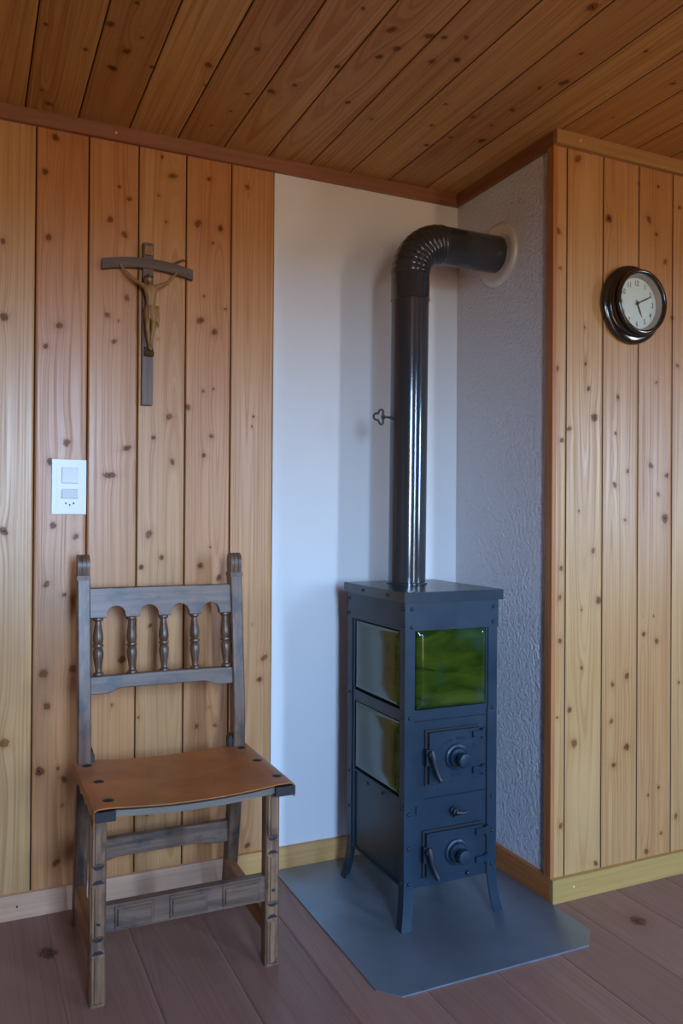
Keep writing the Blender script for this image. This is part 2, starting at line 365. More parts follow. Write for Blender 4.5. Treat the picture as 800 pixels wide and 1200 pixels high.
# ------------------------------------------------------------------ planked surfaces
def planks(name, m, seams, vr, fine_u, fine_v, knots, place, step=0.006, gap=0.0018, depth=0.006, groove='groove', unit=0.0064, back=None):
    """one mesh: boards between the seams, running along v, real grooves between them; grain and knots as attributes"""
    us = []; pid = []; dep = []
    for i, (a, b) in enumerate(zip(seams[:-1], seams[1:])):
        n = max(2, int(round((b - a) / step))) if (b > fine_u[0] and a < fine_u[1]) else 3
        xs = list(np.linspace(a + gap, b - gap, n + 1))
        us += [a + gap * 0.8] + xs + [b - gap * 0.8]; pid += [i] * (n + 3); dep += [depth] + [0.0] * (n + 1) + [depth]
    us = np.array(us); pid = np.array(pid); dep = np.array(dep)
    vs = [vr[0]]
    lo, hi = max(vr[0], fine_v[0]), min(vr[1], fine_v[1])
    vs = list(np.arange(vr[0], lo, 0.12)) + list(np.linspace(lo, hi, max(2, int((hi - lo) / step)))) + list(np.arange(hi + 0.12, vr[1], 0.12)) + [vr[1]]
    vs = np.array(sorted(set(np.round(vs, 5))))
    nu, nv = len(us), len(vs)
    U, W = np.meshgrid(us, vs, indexing='xy')
    grain = np.zeros_like(U); kd = np.full_like(U, 9.0); tone = np.zeros_like(U); kst = np.zeros_like(U)
    rs = np.random.RandomState(len(name) * 7 + len(seams))
    for i, (a, b) in enumerate(zip(seams[:-1], seams[1:])):
        c = np.where(pid == i)[0]; u = U[:, c]; w = W[:, c]
        xp = (a + b) / 2 + rs.uniform(-0.07, 0.07); kk = rs.uniform(0.012, 0.045); zp = rs.uniform(vr[0], vr[1])
        ph = rs.uniform(0, 6, 3)
        g = np.sqrt((u - xp) ** 2 + (kk * (w - zp)) ** 2 + 1e-5)
        g += 0.0025 * np.sin(w * 1.9 + ph[0]) + 0.0010 * np.sin(w * 4.7 + ph[1]) + 0.0004 * np.sin(w * 13 + ph[2])
        t = rs.uniform(0, 1)
        t = TONES.get((name, i), t); tone[:, c] = t
        k = np.full_like(u, 9.0); ks = np.full_like(u, 0.7)
        for (ku, kv, s, e) in knots:
            if not (a - 0.012 < ku < b + 0.012): continue
            du, dv = u - ku, w - kv
            if e > 1: du, dv = (du + dv * 0.5) / e, dv - du * 0.35
            ra = rs.uniform(-0.9, 0.9); el = rs.uniform(0.85, 1.5); sz_ = s * rs.uniform(0.8, 1.1)
            d1, d2 = du * math.cos(ra) + dv * math.sin(ra), dv * math.cos(ra) - du * math.sin(ra)
            kk_ = np.sqrt((d1 / (unit * sz_)) ** 2 + (d2 / (unit * el * sz_)) ** 2)
            ks = np.where(kk_ < k, rs.uniform(0.68, 1.0), ks)
            k = np.minimum(k, kk_)
            g += 0.0055 * s * np.exp(-(du / (0.015 * s)) ** 2 - (dv / (0.045 * s)) ** 2)
        grain[:, c] = g; kd[:, c] = k; kst[:, c] = ks
    P = np.empty((nv, nu, 3))
    D = np.broadcast_to(dep, (nv, nu))
    P[...] = np.stack(place(U, W, D), axis=-1)
    idx = np.arange(nu * nv).reshape(nv, nu)
    q = np.stack([idx[:-1, :-1], idx[:-1, 1:], idx[1:, 1:], idx[1:, :-1]], axis=-1)
    matid = np.zeros((nv - 1, nu - 1), int)
    matid[:, (pid[:-1] != pid[1:]) | (dep[:-1] != dep[1:])] = 1
    faces = q.reshape(-1, 4); matid = matid.reshape(-1)
    verts = P.reshape(-1, 3)
    att = dict(grain=grain.reshape(-1), knot=kd.reshape(-1), tone=tone.reshape(-1), along=W.reshape(-1), kstr=kst.reshape(-1))
    # solid board backing so that the panelling has thickness
    if back is not None:
        x0, x1, y0, y1, z0, z1 = back; nb = len(verts)
        bv = np.array([(x, y, z) for z in (z0, z1) for y in (y0, y1) for x in (x0, x1)])
        bf = np.array([(0, 1, 3, 2), (4, 6, 7, 5), (0, 4, 5, 1), (2, 3, 7, 6), (0, 2, 6, 4), (1, 5, 7, 3)]) + nb
        verts = np.vstack([verts, bv]); faces = np.vstack([faces, bf]); matid = np.concatenate([matid, np.ones(6, int)])
        for kx in att: att[kx] = np.concatenate([att[kx], np.full(8, 9.0 if kx == 'knot' else 0.5)])
    me = bpy.data.meshes.new(name)
    me.vertices.add(len(verts)); me.vertices.foreach_set('co', verts.reshape(-1))
    me.loops.add(faces.size); me.loops.foreach_set('vertex_index', faces.reshape(-1).astype(np.int32))
    me.polygons.add(len(faces)); me.polygons.foreach_set('loop_start', np.arange(0, faces.size, 4, dtype=np.int32))
    me.materials.append(m); me.materials.append(M[groove])
    me.polygons.foreach_set('material_index', matid.astype(np.int32))
    for kx, a in att.items():
        me.attributes.new(kx, 'FLOAT', 'POINT').data.foreach_set('value', a.astype(np.float32))
    me.update(calc_edges=True); me.validate()
    return struct(link(name, me))

TONES = {('wall_back', 12): 0.0, ('wall_back', 13): 0.9, ('wall_back', 14): 0.75, ('wall_back', 15): 0.35, ('wall_back', 16): 0.85, ('wall_back', 17): 0.55,
         ('wall_right', 0): 0.35, ('wall_right', 1): 0.1, ('wall_right', 2): 0.6, ('wall_right', 3): 0.9, ('wall_right', 4): 0.4}
XL, XR, YF = -2.9, 4.4, -3.2
W8 = 0.1357
# back wall, pine boards up to the white plaster
sb = [-1.334, -1.1975, -1.0615, -0.9255, -0.7905, -0.6555]
sL = [-1.334 - W8 * k for k in range(13, 0, -1)] + sb
planks('wall_back', M['pine'], sL, (0.0, H), (-1.9, -0.65), (0.0, H), KL, lambda u, v, d: (u, d, v),
       back=(sL[0], -0.6555, 0.0065, 0.05, -0.06, H + 0.06))
# boxed-out wall on the right: boards facing the room
sr = [-0.010, 0.0355, 0.168, 0.3035, 0.4395]
sR = sr + [0.4395 + W8 * k for k in range(1, 32)]
planks('wall_right', M['pine_pale'], sR, (0.0, H), (-0.02, 1.1), (0.0, H), KR, lambda u, v, d: (u, -0.510 + d, v),
       back=(-0.010, sR[-1], -0.5035, -0.482, 0.0, H))
# ceiling boards running towards the back wall
sc0 = [-1.364, -1.229, -1.092, -0.956, -0.819, -0.682, -0.546, -0.411, -0.2735, -0.132, 0.002, 0.138]
sC = [-1.364 - W8 * k for k in range(13, 0, -1)] + sc0 + [0.138 + W8 * k for k in range(1, 34)]
planks('ceiling', M['pine_ceiling'], sC, (YF - 0.05, 0.006), (-1.9, 0.9), (-1.35, 0.0), KC, lambda u, v, d: (u, v, H + d),
       back=(sC[0], sC[-1], YF - 0.05, 0.006, H + 0.0065, H + 0.06))
sF = [0.21 + 0.188 * k for k in range(-17, 23)]
planks('floor', M['floor'], sF, (YF - 0.05, 0.02), (-2.2, 1.2), (-1.8, 0.0), KF, lambda u, v, d: (u, v, -d),
       gap=0.0004, depth=0.0003, groove='groove_floor', unit=0.012, back=(sF[0], sF[-1], YF - 0.05, 0.02, -0.06, -0.0004))
# white plaster behind the stove and the plastered side of the boxed-out wall
struct(obj('wall_corner', box(-0.6555, 0.0, 0.0, 0.05, 0, H + 0.06), M['plaster'], smooth=False))
struct(obj('wall_stub', box(0.0, 0.05, -0.482, 0.05, 0, H + 0.06), M['stucco'], smooth=False))

# unseen rest of the room: walls with the windows the daylight comes through
WINS = [(-1.32, -0.88, 0.80, 1.93), (0.30, 0.52, 0.15, 1.93), (2.5, 3.1, 0.95, 1.90)]
bm = B(); x = XL
for (a, b, z0, z1) in WINS:
    add_box(bm, x, a, YF - 0.12, YF, -0.06, H + 0.06)
    add_box(bm, a, b, YF - 0.12, YF, -0.06, z0); add_box(bm, a, b, YF - 0.12, YF, z1, H + 0.06); x = b
add_box(bm, x, XR, YF - 0.12, YF, -0.06, H + 0.06)
plainwood = wood_mat('plain_pine_boards', (0.36, 0.21, 0.07), (0.30, 0.17, 0.05), 'z', 0.5)
struct(obj('wall_front', bm, plainwood, smooth=False))
struct(obj('wall_left', box(XL - 0.08, XL, YF - 0.12, 0.05, -0.06, H + 0.06), plainwood, smooth=False))
struct(obj('wall_far', box(XR, XR + 0.08, YF - 0.12, -0.45, -0.06, H + 0.06), plainwood, smooth=False))
for i, (a, b, z0, z1) in enumerate(WINS):
    bm = B(); t = 0.03
    for (p, q, r, s) in ((a, a + t, z0, z1), (b - t, b, z0, z1), (a + t, b - t, z0, z0 + t), (a + t, b - t, z1 - t, z1)):
        add_box(bm, p, q, YF - 0.09, YF - 0.03, r, s)
    if b - a > 1.0: add_box(bm, (a + b) / 2 - 0.03, (a + b) / 2 + 0.03, YF - 0.09, YF - 0.03, z0 + t, z1 - t)
    w = struct(obj('window_%d' % (i + 1), bm, M['frame_white'], smooth=False))
    obj('pane', box(a + t, b - t, YF - 0.064, YF - 0.060, z0 + t, z1 - t), M['glass'], w, smooth=False)

# baseboards and ceiling trims
hb = 0.0655; th = 0.015; zt = 2.114
struct(obj('baseboard_back', box(XL, -0.772, -th, 0.0, 0, hb), M['base_pale'], bevel=0.002))
bc = struct(obj('baseboard_corner', box(-0.771, 0.0, -th, 0.0, 0, hb), M['base_honey'], bevel=0.002))
bs = struct(obj('baseboard_stub', box(-th, 0.0, -0.5095, -th, 0, hb), M['base_orange'], bevel=0.0015))
br = struct(obj('baseboard_right', box(-th, XR, -0.525, -0.510, 0, hb), M['base_yellow'], bevel=0.002))
t1 = struct(obj('trim_1', box(XL, 0.0, -th, 0.0, zt, H), M['trim_brown'], bevel=0.002))
struct(obj('trim_2', box(-th, 0.0, -0.5095, -th, zt, H), M['trim_dark'], bevel=0.002))
t3 = struct(obj('trim_3', box(-th, XR, -0.527, -0.510, zt, H), M['trim_honey'], bevel=0.002))
struct(obj('trim_4', box(-0.0135, -0.0005, -0.511, -0.482, hb, zt), M['edge_strip'], bevel=0.0015))
def screw(p, ax, parent, r=0.0035, m='screw'):
    bm = B(); add_lathe(bm, [(r, 0), (r, 0.0008), (r * 0.6, 0.0016), (0, 0.0018)], p, ax, 12)
    obj('screw', bm, M[m], parent)
screw((-1.128, -th, 2.133), (0, -1, 0), t1); screw((0.068, -0.527, 2.136), (0, -1, 0), t3)
screw((0.058, -0.525, 0.036), (0, -1, 0), br, 0.003); screw((-0.785, -th, 0.038), (0, -1, 0), bc, 0.003, 'hole')
screw((-1.367, -th, 0.034), (0, -1, 0), bpy.data.objects['baseboard_back'], 0.0028, 'hole')

# ------------------------------------------------------------------ steel floor plate
bm = B()
add_prism(bm, [(-0.648, -0.018), (-0.648, -0.687), (-0.6035, -0.734), (-0.0736, -0.735), (-0.0185, -0.677), (-0.0185, -0.018)], 'z', 0.0, 0.0035)
tag(obj('hearth_plate', bm, M['plate'], bevel=0.0012, origin=(-0.33, -0.38, 0)),
    'flat grey steel floor plate with clipped corners under the stove', 'floor plate')

# ------------------------------------------------------------------ wood stove
CX, CZ, SS = -1.48854, 1.07121, 1.0087
def sx(x): return CX + (x - CX) * SS
def sz(z): return CZ + (z - CZ) * SS
X0, X1 = sx(-0.4729), sx(-0.1887)
Y0, Y1 = -0.485, -0.138
Z0, Z1 = sz(0.1128), sz(0.8516)
ZF = 0.0035
stove = thing('wood_stove', 'narrow blue-grey iron wood stove with green tiles standing on the steel plate', 'stove', ((X0 + X1) / 2, (Y0 + Y1) / 2, ZF))
# sheet body: front, right, back, bottom, plus the recessed left side
bm = B()
fx0, fx1 = sx(-0.4715), sx(-0.1895)
tx0, tx1, tz0, tz1 = sx(-0.4418), sx(-0.2228), sz(0.5704), sz(0.7785)
yf = Y0 + 0.003
for (a, b, c, d) in ((fx0, fx1, tz1, Z1), (fx0, tx0, Z0, tz1), (tx1, fx1, Z0, tz1), (tx0, tx1, Z0, tz0)):
    add_box(bm, a, b, yf, yf + 0.005, c, d)
xs = X0 + 0.003
ly = (-0.464, -0.182)
lw = [(sz(0.5705), sz(0.7770)), (sz(0.3430), sz(0.5400))]
add_box(bm, xs, xs + 0.005, yf + 0.005, Y1, lw[0][1], Z1)
add_box(bm, xs, xs + 0.005, yf + 0.005, ly[0], Z0, lw[0][1]); add_box(bm, xs, xs + 0.005, ly[1], Y1, Z0, lw[0][1])
add_box(bm, xs, xs + 0.005, ly[0], ly[1], lw[1][1], lw[0][0])
add_box(bm, xs + 0.004, xs + 0.009, ly[0], ly[1], Z0, lw[1][0])
add_box(bm, fx1 - 0.005, fx1, yf + 0.005, Y1, Z0, Z1)
add_box(bm, fx0, fx1, Y1 - 0.005, Y1, Z0, Z1)
add_box(bm, fx0, fx1, yf + 0.005, Y1 - 0.005, Z0, Z0 + 0.005)
add_box(bm, fx0 + 0.02, fx1 - 0.02, yf + 0.03, Y1 - 0.02, Z0 + 0.006, Z1 - 0.01)
obj('body', bm, M['stove'], stove, smooth=False)
# band round the top
bm = B()
bz0 = sz(0.7765)
add_box(bm, X0 - 0.002, X1 + 0.002, Y0 - 0.0025, Y0 + 0.003, bz0, Z1)
add_box(bm, X0 - 0.002, X0 + 0.003, Y0 + 0.003, Y1 + 0.002, bz0, Z1)
add_box(bm, X1 - 0.003, X1 + 0.002, Y0 + 0.003, Y1 + 0.002, bz0, Z1)
add_box(bm, X0 - 0.002, X1 + 0.002, Y1 - 0.002, Y1 + 0.003, bz0, Z1)
obj('top_band', bm, M['stove'], stove, bevel=0.0008)
# lid
lx0, lx1, ly0, ly1, lz0, lz1 = X0 - 0.0075, X1 + 0.0135, Y0 - 0.0095, Y1 + 0.013, Z1 - 0.002, sz(0.8771)
obj('lid', box(lx0, lx1, ly0, ly1, lz0, lz1), M['stove_lid'], stove, bevel=0.004, seg=3)
# corner irons that bend outwards into feet
def leg(cx, cy, dx, dy):
    """angle iron; (cx,cy) outer corner, (dx,dy) inward signs"""
    bm = B(); wd, t = 0.0285, 0.0038
    zs = [ZF, ZF + 0.015, ZF + 0.03, ZF + 0.045, ZF + 0.06, ZF + 0.075, ZF + 0.09, ZF + 0.105, Z0 + 0.02, Z1]
    rings = []
    for z in zs:
        f = max(0.0, 1 - (z - ZF) / 0.108) ** 1.7 * 0.0135
        ox, oy = cx - dx * f, cy - dy * f
        pts = [(0, 0), (wd, 0), (wd, t), (t, t), (t, wd), (0, wd)]
        rings.append([bm.verts.new((ox + dx * p, oy + dy * q, z)) for p, q in pts])
    for A, C in zip(rings[:-1], rings[1:]):
        for i in range(6): bm.faces.new((A[i], A[(i + 1) % 6], C[(i + 1) % 6], C[i]))
    caps = [bm.faces.new(rings[0]), bm.faces.new(rings[-1])]
    bmesh.ops.triangulate(bm, faces=caps)
    return obj('leg', bm, M['stove'], stove, smooth=True, angle=40)
for cx, dx in ((X0, 1), (X1, -1)):
    for cy, dy in ((Y0, 1), (Y1, -1)): leg(cx, cy, dx, dy)

def tile(corners, n, name='tile'):
    """pillowed glazed tile: corners a..d of the face, n outwards"""
    a, b, c, d = [Vector(p) for p in corners]; n = Vector(n)
    bm = B(); G = 14; g = []
    def fall(t): return min(1.0, min(t, 1 - t) / 0.075)
    for i in range(G + 1):
        row = []
        for j in range(G + 1):
            s = [0, .012, .028, .05, .075][i] if i < 5 else ([1, .988, .972, .95, .925][G - i] if i > G - 5 else .075 + .85 * (i - 4) / (G - 8))
            t = [0, .012, .028, .05, .075][j] if j < 5 else ([1, .988, .972, .95, .925][G - j] if j > G - 5 else .075 + .85 * (j - 4) / (G - 8))
            h = 0.0080 * math.sin(PI / 2 * min(fall(s), fall(t)))
            row.append(bm.verts.new(a.lerp(b, s).lerp(d.lerp(c, s), t) + n * h))
        g.append(row)
    for i in range(G):
        for j in range(G): bm.faces.new((g[i][j], g[i + 1][j], g[i + 1][j + 1], g[i][j + 1]))
    edge = g[0] + [g[i][G] for i in range(1, G + 1)] + [g[G][j] for j in range(G - 1, -1, -1)] + [g[i][0] for i in range(G - 1, 0, -1)]
    lo = [bm.verts.new(v.co - n * 0.012) for v in edge]
    for i in range(len(edge)): bm.faces.new((edge[i], edge[(i + 1) % len(edge)], lo[(i + 1) % len(edge)], lo[i]))
    bm.faces.new(lo)
    o = obj(name, bm, M['tile'], stove, angle=60); return o
yt = Y0 + 0.0015
tile([(tx0 + .002, yt, tz0 + .002), (tx1 - .002, yt, tz0 + .002), (tx1 - .002, yt, tz1 - .001), (tx0 + .002, yt, tz1 - .001)], (0, -1, 0))
for (z0, z1) in lw:
    xt = X0 + 0.006
    tile([(xt, ly[1] - .003, z0 + .003), (xt, ly[0] + .003, z0 + .003), (xt, ly[0] + .003, z1 - .002), (xt, ly[1] - .003, z1 - .002)], (-1, 0, 0))
    bm = B()      # bright bead under each side tile
    add_box(bm, X0 - 0.001, X0 + 0.006, ly[0], ly[1], z0 - 0.004, z0 + 0.001)
    obj('tile_ledge', bm, M['stove'], stove, bevel=0.001)
bm = B()
for xx in (sx(-0.4436), sx(-0.2222)): pass
add_box(bm, sx(-0.2200), sx(-0.2178), Y0 - 0.0006, Y0 + 0.003, Z0, tz0 - 0.012)
add_box(bm, sx(-0.4105), sx(-0.2200), Y0 - 0.0004, Y0 + 0.003, sz(0.3385), sz(0.3400))
add_box(bm, sx(-0.4375), sx(-0.4350), Y0 - 0.0006, Y0 + 0.003, sz(0.3020), sz(0.3230))
add_box(bm, sx(-0.4425), sx(-0.2200), Y0 - 0.0004, Y0 + 0.003, sz(0.5410), sz(0.5422))
obj('panel_seam', bm, M['stove_gap_shade'], stove, smooth=False)

def door(x0, x1, z0, z1, kx, kz, tilt, letters):
    """cast door plate with rosette, knob, latch and two hinges"""
    yd = Y0 - 0.010
    bm = B(); add_box(bm, x0, x1, yd, Y0 + 0.001, z0, z1)
    d = obj('door', bm, M['stove'], stove, bevel=0.0035, seg=3)
    bm = B()       # frame lip behind the door
    add_box(bm, x0 - 0.008, x1 + 0.004, Y0 - 0.0016, Y0 + 0.002, z0 - 0.005, z1 + 0.006)
    obj('door_frame', bm, M['stove_gap_shade'], stove, bevel=0.0008)
    bm = B()
    add_lathe(bm, [(0.0335, 0), (0.0345, 0.002), (0.0335, 0.005), (0.029, 0.007), (0.027, 0.006), (0.0255, 0.006), (0.0255, 0.012), (0.0235, 0.0145), (0.018, 0.0155), (0, 0.0155)], (kx, yd, kz), (0, -1, 0), 40)
    obj('air_rosette', bm, M['stove'], d, angle=30)
    bm = B()
    add_lathe(bm, [(0.0085, 0), (0.0085, 0.012), (0.0185, 0.014), (0.0200, 0.017), (0.0200, 0.027), (0.0185, 0.030), (0.012, 0.0315), (0, 0.0315)], (kx, yd - 0.0155, kz), (0, -1, 0), 10)
    obj('knob', bm, M['stove'], d, angle=30)
    for hz in (z0 + 0.022, z1 - 0.016):
        bm = B()
        add_box(bm, x1 - 0.022, x1 + 0.013, yd - 0.0055, yd + 0.002, hz - 0.0085, hz + 0.0085)
        add_lathe(bm, [(0.006, 0), (0.006, 0.026)], (x1 + 0.012, yd - 0.001, hz - 0.013), (0, 0, 1), 12)
        obj('hinge', bm, M['stove'], d, bevel=0.001)
    bm = B(); add_box(bm, x1 + 0.0005, x1 + 0.0075, yd + 0.002, Y0, z0 + 0.012, z1 - 0.006)  # black strip painted in as the shaded recess between the hinges
    obj('hinge_slot_shade', bm, M['stove_gap_shade'], d, smooth=False)
    # latch: pivot boss and hanging lever
    px, pz = x0 + 0.001, (z0 + z1) / 2 + 0.012
    bm = B()
    add_box(bm, px - 0.011, px + 0.004, Y0 - 0.012, Y0, pz - 0.030, pz + 0.012)
    add_lathe(bm, [(0.0095, 0), (0.0095, 0.012), (0.006, 0.016), (0, 0.017)], (px, yd - 0.002, pz), (0, -1, 0), 14)
    add_tube(bm, [(px, yd - 0.012, pz + 0.012), (px + 0.001, yd - 0.014, pz), (px + 0.006, yd - 0.014, pz - 0.025), (px + 0.014, yd - 0.015, pz - 0.048), (px + 0.019, yd - 0.020, pz - 0.062)],
             [0.005, 0.009, 0.0072, 0.0064, 0.0064], 10)
    add_lathe(bm, [(0, -0.008), (0.0065, -0.005), (0.008, 0), (0.0065, 0.005), (0, 0.008)], (px + 0.020, yd - 0.021, pz - 0.064), (0.3, -0.3, -1), 12)
    obj('latch', bm, M['stove_dark'], d, angle=40)
    if letters:   # worn raised lettering in an arc, too faint to read
        bm = B(); rr = random.Random(3)
        for k in range(13):
            an = math.radians(148 - k * 9.6); r = 0.054
            cx, cz = kx + 0.004 + r * math.cos(an) * 1.15, kz - 0.002 + r * math.sin(an) * 0.95
            if k in (5,): continue
            u = V(math.sin(an), 0, -math.cos(an)); w = V(math.cos(an), 0, math.sin(an))
            for q in range(2):
                o = V(cx, yd - 0.0004, cz) + u * ((q - 0.5) * 0.0042)
                add_tube(bm, [o - w * 0.0045, o + w * rr.uniform(0.002, 0.005)], 0.0009, 5)
            o = V(cx, yd - 0.0004, cz) + w * rr.uniform(-0.004, 0.004)
            add_tube(bm, [o - u * 0.0022, o + u * 0.0022], 0.0008, 5)
        obj('raised_lettering', bm, M['stove'], d); bm = B()
        for k in range(4):
            o = V(kx - 0.013 + k * 0.008, yd - 0.0004, z0 + 0.016)
            add_tube(bm, [o - V(0, 0, .004), o + V(0, 0, .004)], 0.0008, 5)
        obj('raised_lettering', bm, M['stove'], d)
    return d
door(sx(-0.4045), sx(-0.2510), sz(0.3790), sz(0.5120), sx(-0.3230), sz(0.4420), 0, True)
door(sx(-0.4110), sx(-0.2400), sz(0.1400), sz(0.2520), sx(-0.3220), sz(0.1930), 0, False)
# ash-drawer slider
bm = B()
kx, kz = sx(-0.3255), sz(0.2985)
add_lathe(bm, [(0.011, 0), (0.011, 0.004), (0.0075, 0.008), (0.0075, 0.016), (0, 0.018)], (kx, Y0, kz), (0, -1, 0), 16)
add_tube(bm, [(kx - 0.002, Y0 - 0.018, kz), (kx + 0.018, Y0 - 0.022, kz - 0.003), (kx + 0.036, Y0 - 0.018, kz - 0.002)], [0.006, 0.005, 0.0035], 8)
add_box(bm, kx - 0.004, kx + 0.032, Y0 - 0.014, Y0 - 0.008, kz - 0.014, kz - 0.010)
obj('air_slider', bm, M['stove_dark'], stove, angle=40)
# rivets
def rivet(p, ax):
    bm = B(); add_lathe(bm, [(0.0052, -0.001), (0.0052, 0.0008), (0.0040, 0.0030), (0.0018, 0.0040), (0, 0.0042)], p, ax, 12)
    obj('rivet', bm, M['stove_dark'], stove, angle=60)
for x, z in ((-0.4545, 0.8330), (-0.4545, 0.7870), (-0.2030, 0.8310), (-0.2030, 0.7900)): rivet((sx(x), Y0 - 0.0025, sz(z)), (0, -1, 0))
for x, z in ((-0.4580, 0.5530), (-0.4590, 0.3060), (-0.4590, 0.2180), (-0.4580, 0.1270), (-0.2030, 0.5580), (-0.2030, 0.3190), (-0.2030, 0.2270), (-0.2030, 0.1370), (-0.2790, 0.1260)): rivet((sx(x), Y0, sz(z)), (0, -1, 0))
for y, z in ((-0.150, 0.833), (-0.150, 0.790), (-0.475, 0.833), (-0.475, 0.790)): rivet((X0 - 0.002, y, sz(z)), (-1, 0, 0))
for y, z in ((-0.152, 0.557), (-0.152, 0.327), (-0.152, 0.225), (-0.152, 0.135), (-0.472, 0.553), (-0.472, 0.320), (-0.472, 0.13)): rivet((X0, y, sz(z)), (-1, 0, 0))
for y in (-0.262, -0.352): rivet((X0 + 0.007, y, sz(0.322)), (-1, 0, 0))
for y in (-0.25, -0.40): rivet((lx0, y, (lz0 + lz1) / 2), (-1, 0, 0))

# ------------------------------------------------------------------ stove pipe
PR = 0.0560; PY = -0.2355; PZ = 1.887; PXb, PXt = -0.3205, -0.3145; RB = 0.104
pipe = thing('stove_pipe', 'dark steel flue pipe rising from the stove and bending into the right wall', 'stove pipe', (PXb, PY, lz1))
bm = B()
zj = 1.706
add_lathe(bm, [(PR - 0.001, 0), (PR - 0.001, zj - lz1 + 0.02)], (PXb, PY, lz1), (PXt - PXb, 0, zj - lz1), 64)
obj('pipe_section', bm, M['pipe'], pipe)
bm = B()
add_lathe(bm, [(PR + 0.004, 0), (PR + 0.004, 0.004), (PR, 0.006)], (PXb, PY, lz1), (0, 0, 1), 48)
obj('base_ring', bm, M['pipe'], pipe)
# pleated elbow with its straight sleeve
bm = B(); n = 64; rings = []
path = [(PXt, PY, zj), (PXt, PY, zj + 0.0015), (PXt, PY, zj + 0.003), (PXt, PY, PZ - RB - 0.002)]
for (x, y, z), r in zip(path, (PR - 0.001, PR + 0.0022, PR + 0.001, PR + 0.001)):
    rings.append([bm.verts.new((x + r * math.cos(2 * PI * k / n), y + r * math.sin(2 * PI * k / n), z)) for k in range(n)])
NF = 11; SUB = 8
for s in range(NF * SUB + 1):
    th_ = PI / 2 * s / (NF * SUB); ph = (s % SUB) / SUB
    saw = 1.0 - abs(2 * ph - 1)                     # 0 at the crease, 1 on the fold
    cr = max(0.0, 1 - min(ph, 1 - ph) / 0.14)
    ring = []
    for k in range(n):
        a = 2 * PI * k / n; inner = 0.5 + 0.5 * math.cos(a)     # +x side is the inside of the bend
        r = PR + 0.0012 + 0.0010 * math.sin(PI * ph) - cr * (0.0008 + 0.0042 * inner)
        lx = r * math.cos(a); ly_ = r * math.sin(a)
        rad = RB - lx
        ring.append(bm.verts.new((PXt + RB - rad * math.cos(th_), PY + ly_, PZ - RB + rad * math.sin(th_))))
    rings.append(ring)
xe = PXt + RB
for A, C in zip(rings[:-1], rings[1:]):
    for k in range(n): bm.faces.new((A[k], A[(k + 1) % n], C[(k + 1) % n], C[k]))
obj('elbow', bm, M['pipe'], pipe, angle=50)
bm = B()
add_lathe(bm, [(PR, 0), (PR + 0.001, 0.004), (PR, 0.008), (PR, -0.002 - xe)], (xe - 0.004, PY, PZ), (1, 0, 0), 64)
obj('pipe_section', bm, M['pipe'], pipe)
bm = B()
add_lathe(bm, [(PR - 0.004, 0.0), (0.0975, 0.0), (0.0985, 0.004), (0.0950, 0.010), (0.086, 0.013), (0.072, 0.012), (0.062, 0.009), (PR + 0.0015, 0.009)], (-0.0005, PY, PZ), (-1, 0, 0), 72)
obj('wall_collar', bm, M['collar'], pipe, angle=50)
# damper key
kz = 1.360; xk = PXb + (PXt - PXb) * 0.58 - PR
bm = B()
add_tube(bm, [(xk + 0.006, PY, kz), (xk - 0.004, PY, kz), (xk - 0.012, PY, kz), (xk - 0.026, PY, kz + .0005)], [0.0058, 0.0050, 0.0032, 0.0030], 12)
add_lathe(bm, [(0.0025, 0), (0.0065, 0.003), (0.0065, 0.006), (0.0025, 0.009)], (xk - 0.031, PY, kz), (1, 0, 0), 12)
loop = []
for i in range(48):
    a = 2 * PI * i / 48
    r = 0.0145 * (1 + 0.36 * math.cos(3 * (a - PI)))
    loop.append((xk - 0.041 + r * math.cos(a) * 0.95, PY, kz + r * math.sin(a) * 1.22))
add_tube(bm, loop, 0.0030, 8, closed=True)
obj('damper_key', bm, M['stove_dark'], pipe, angle=60)

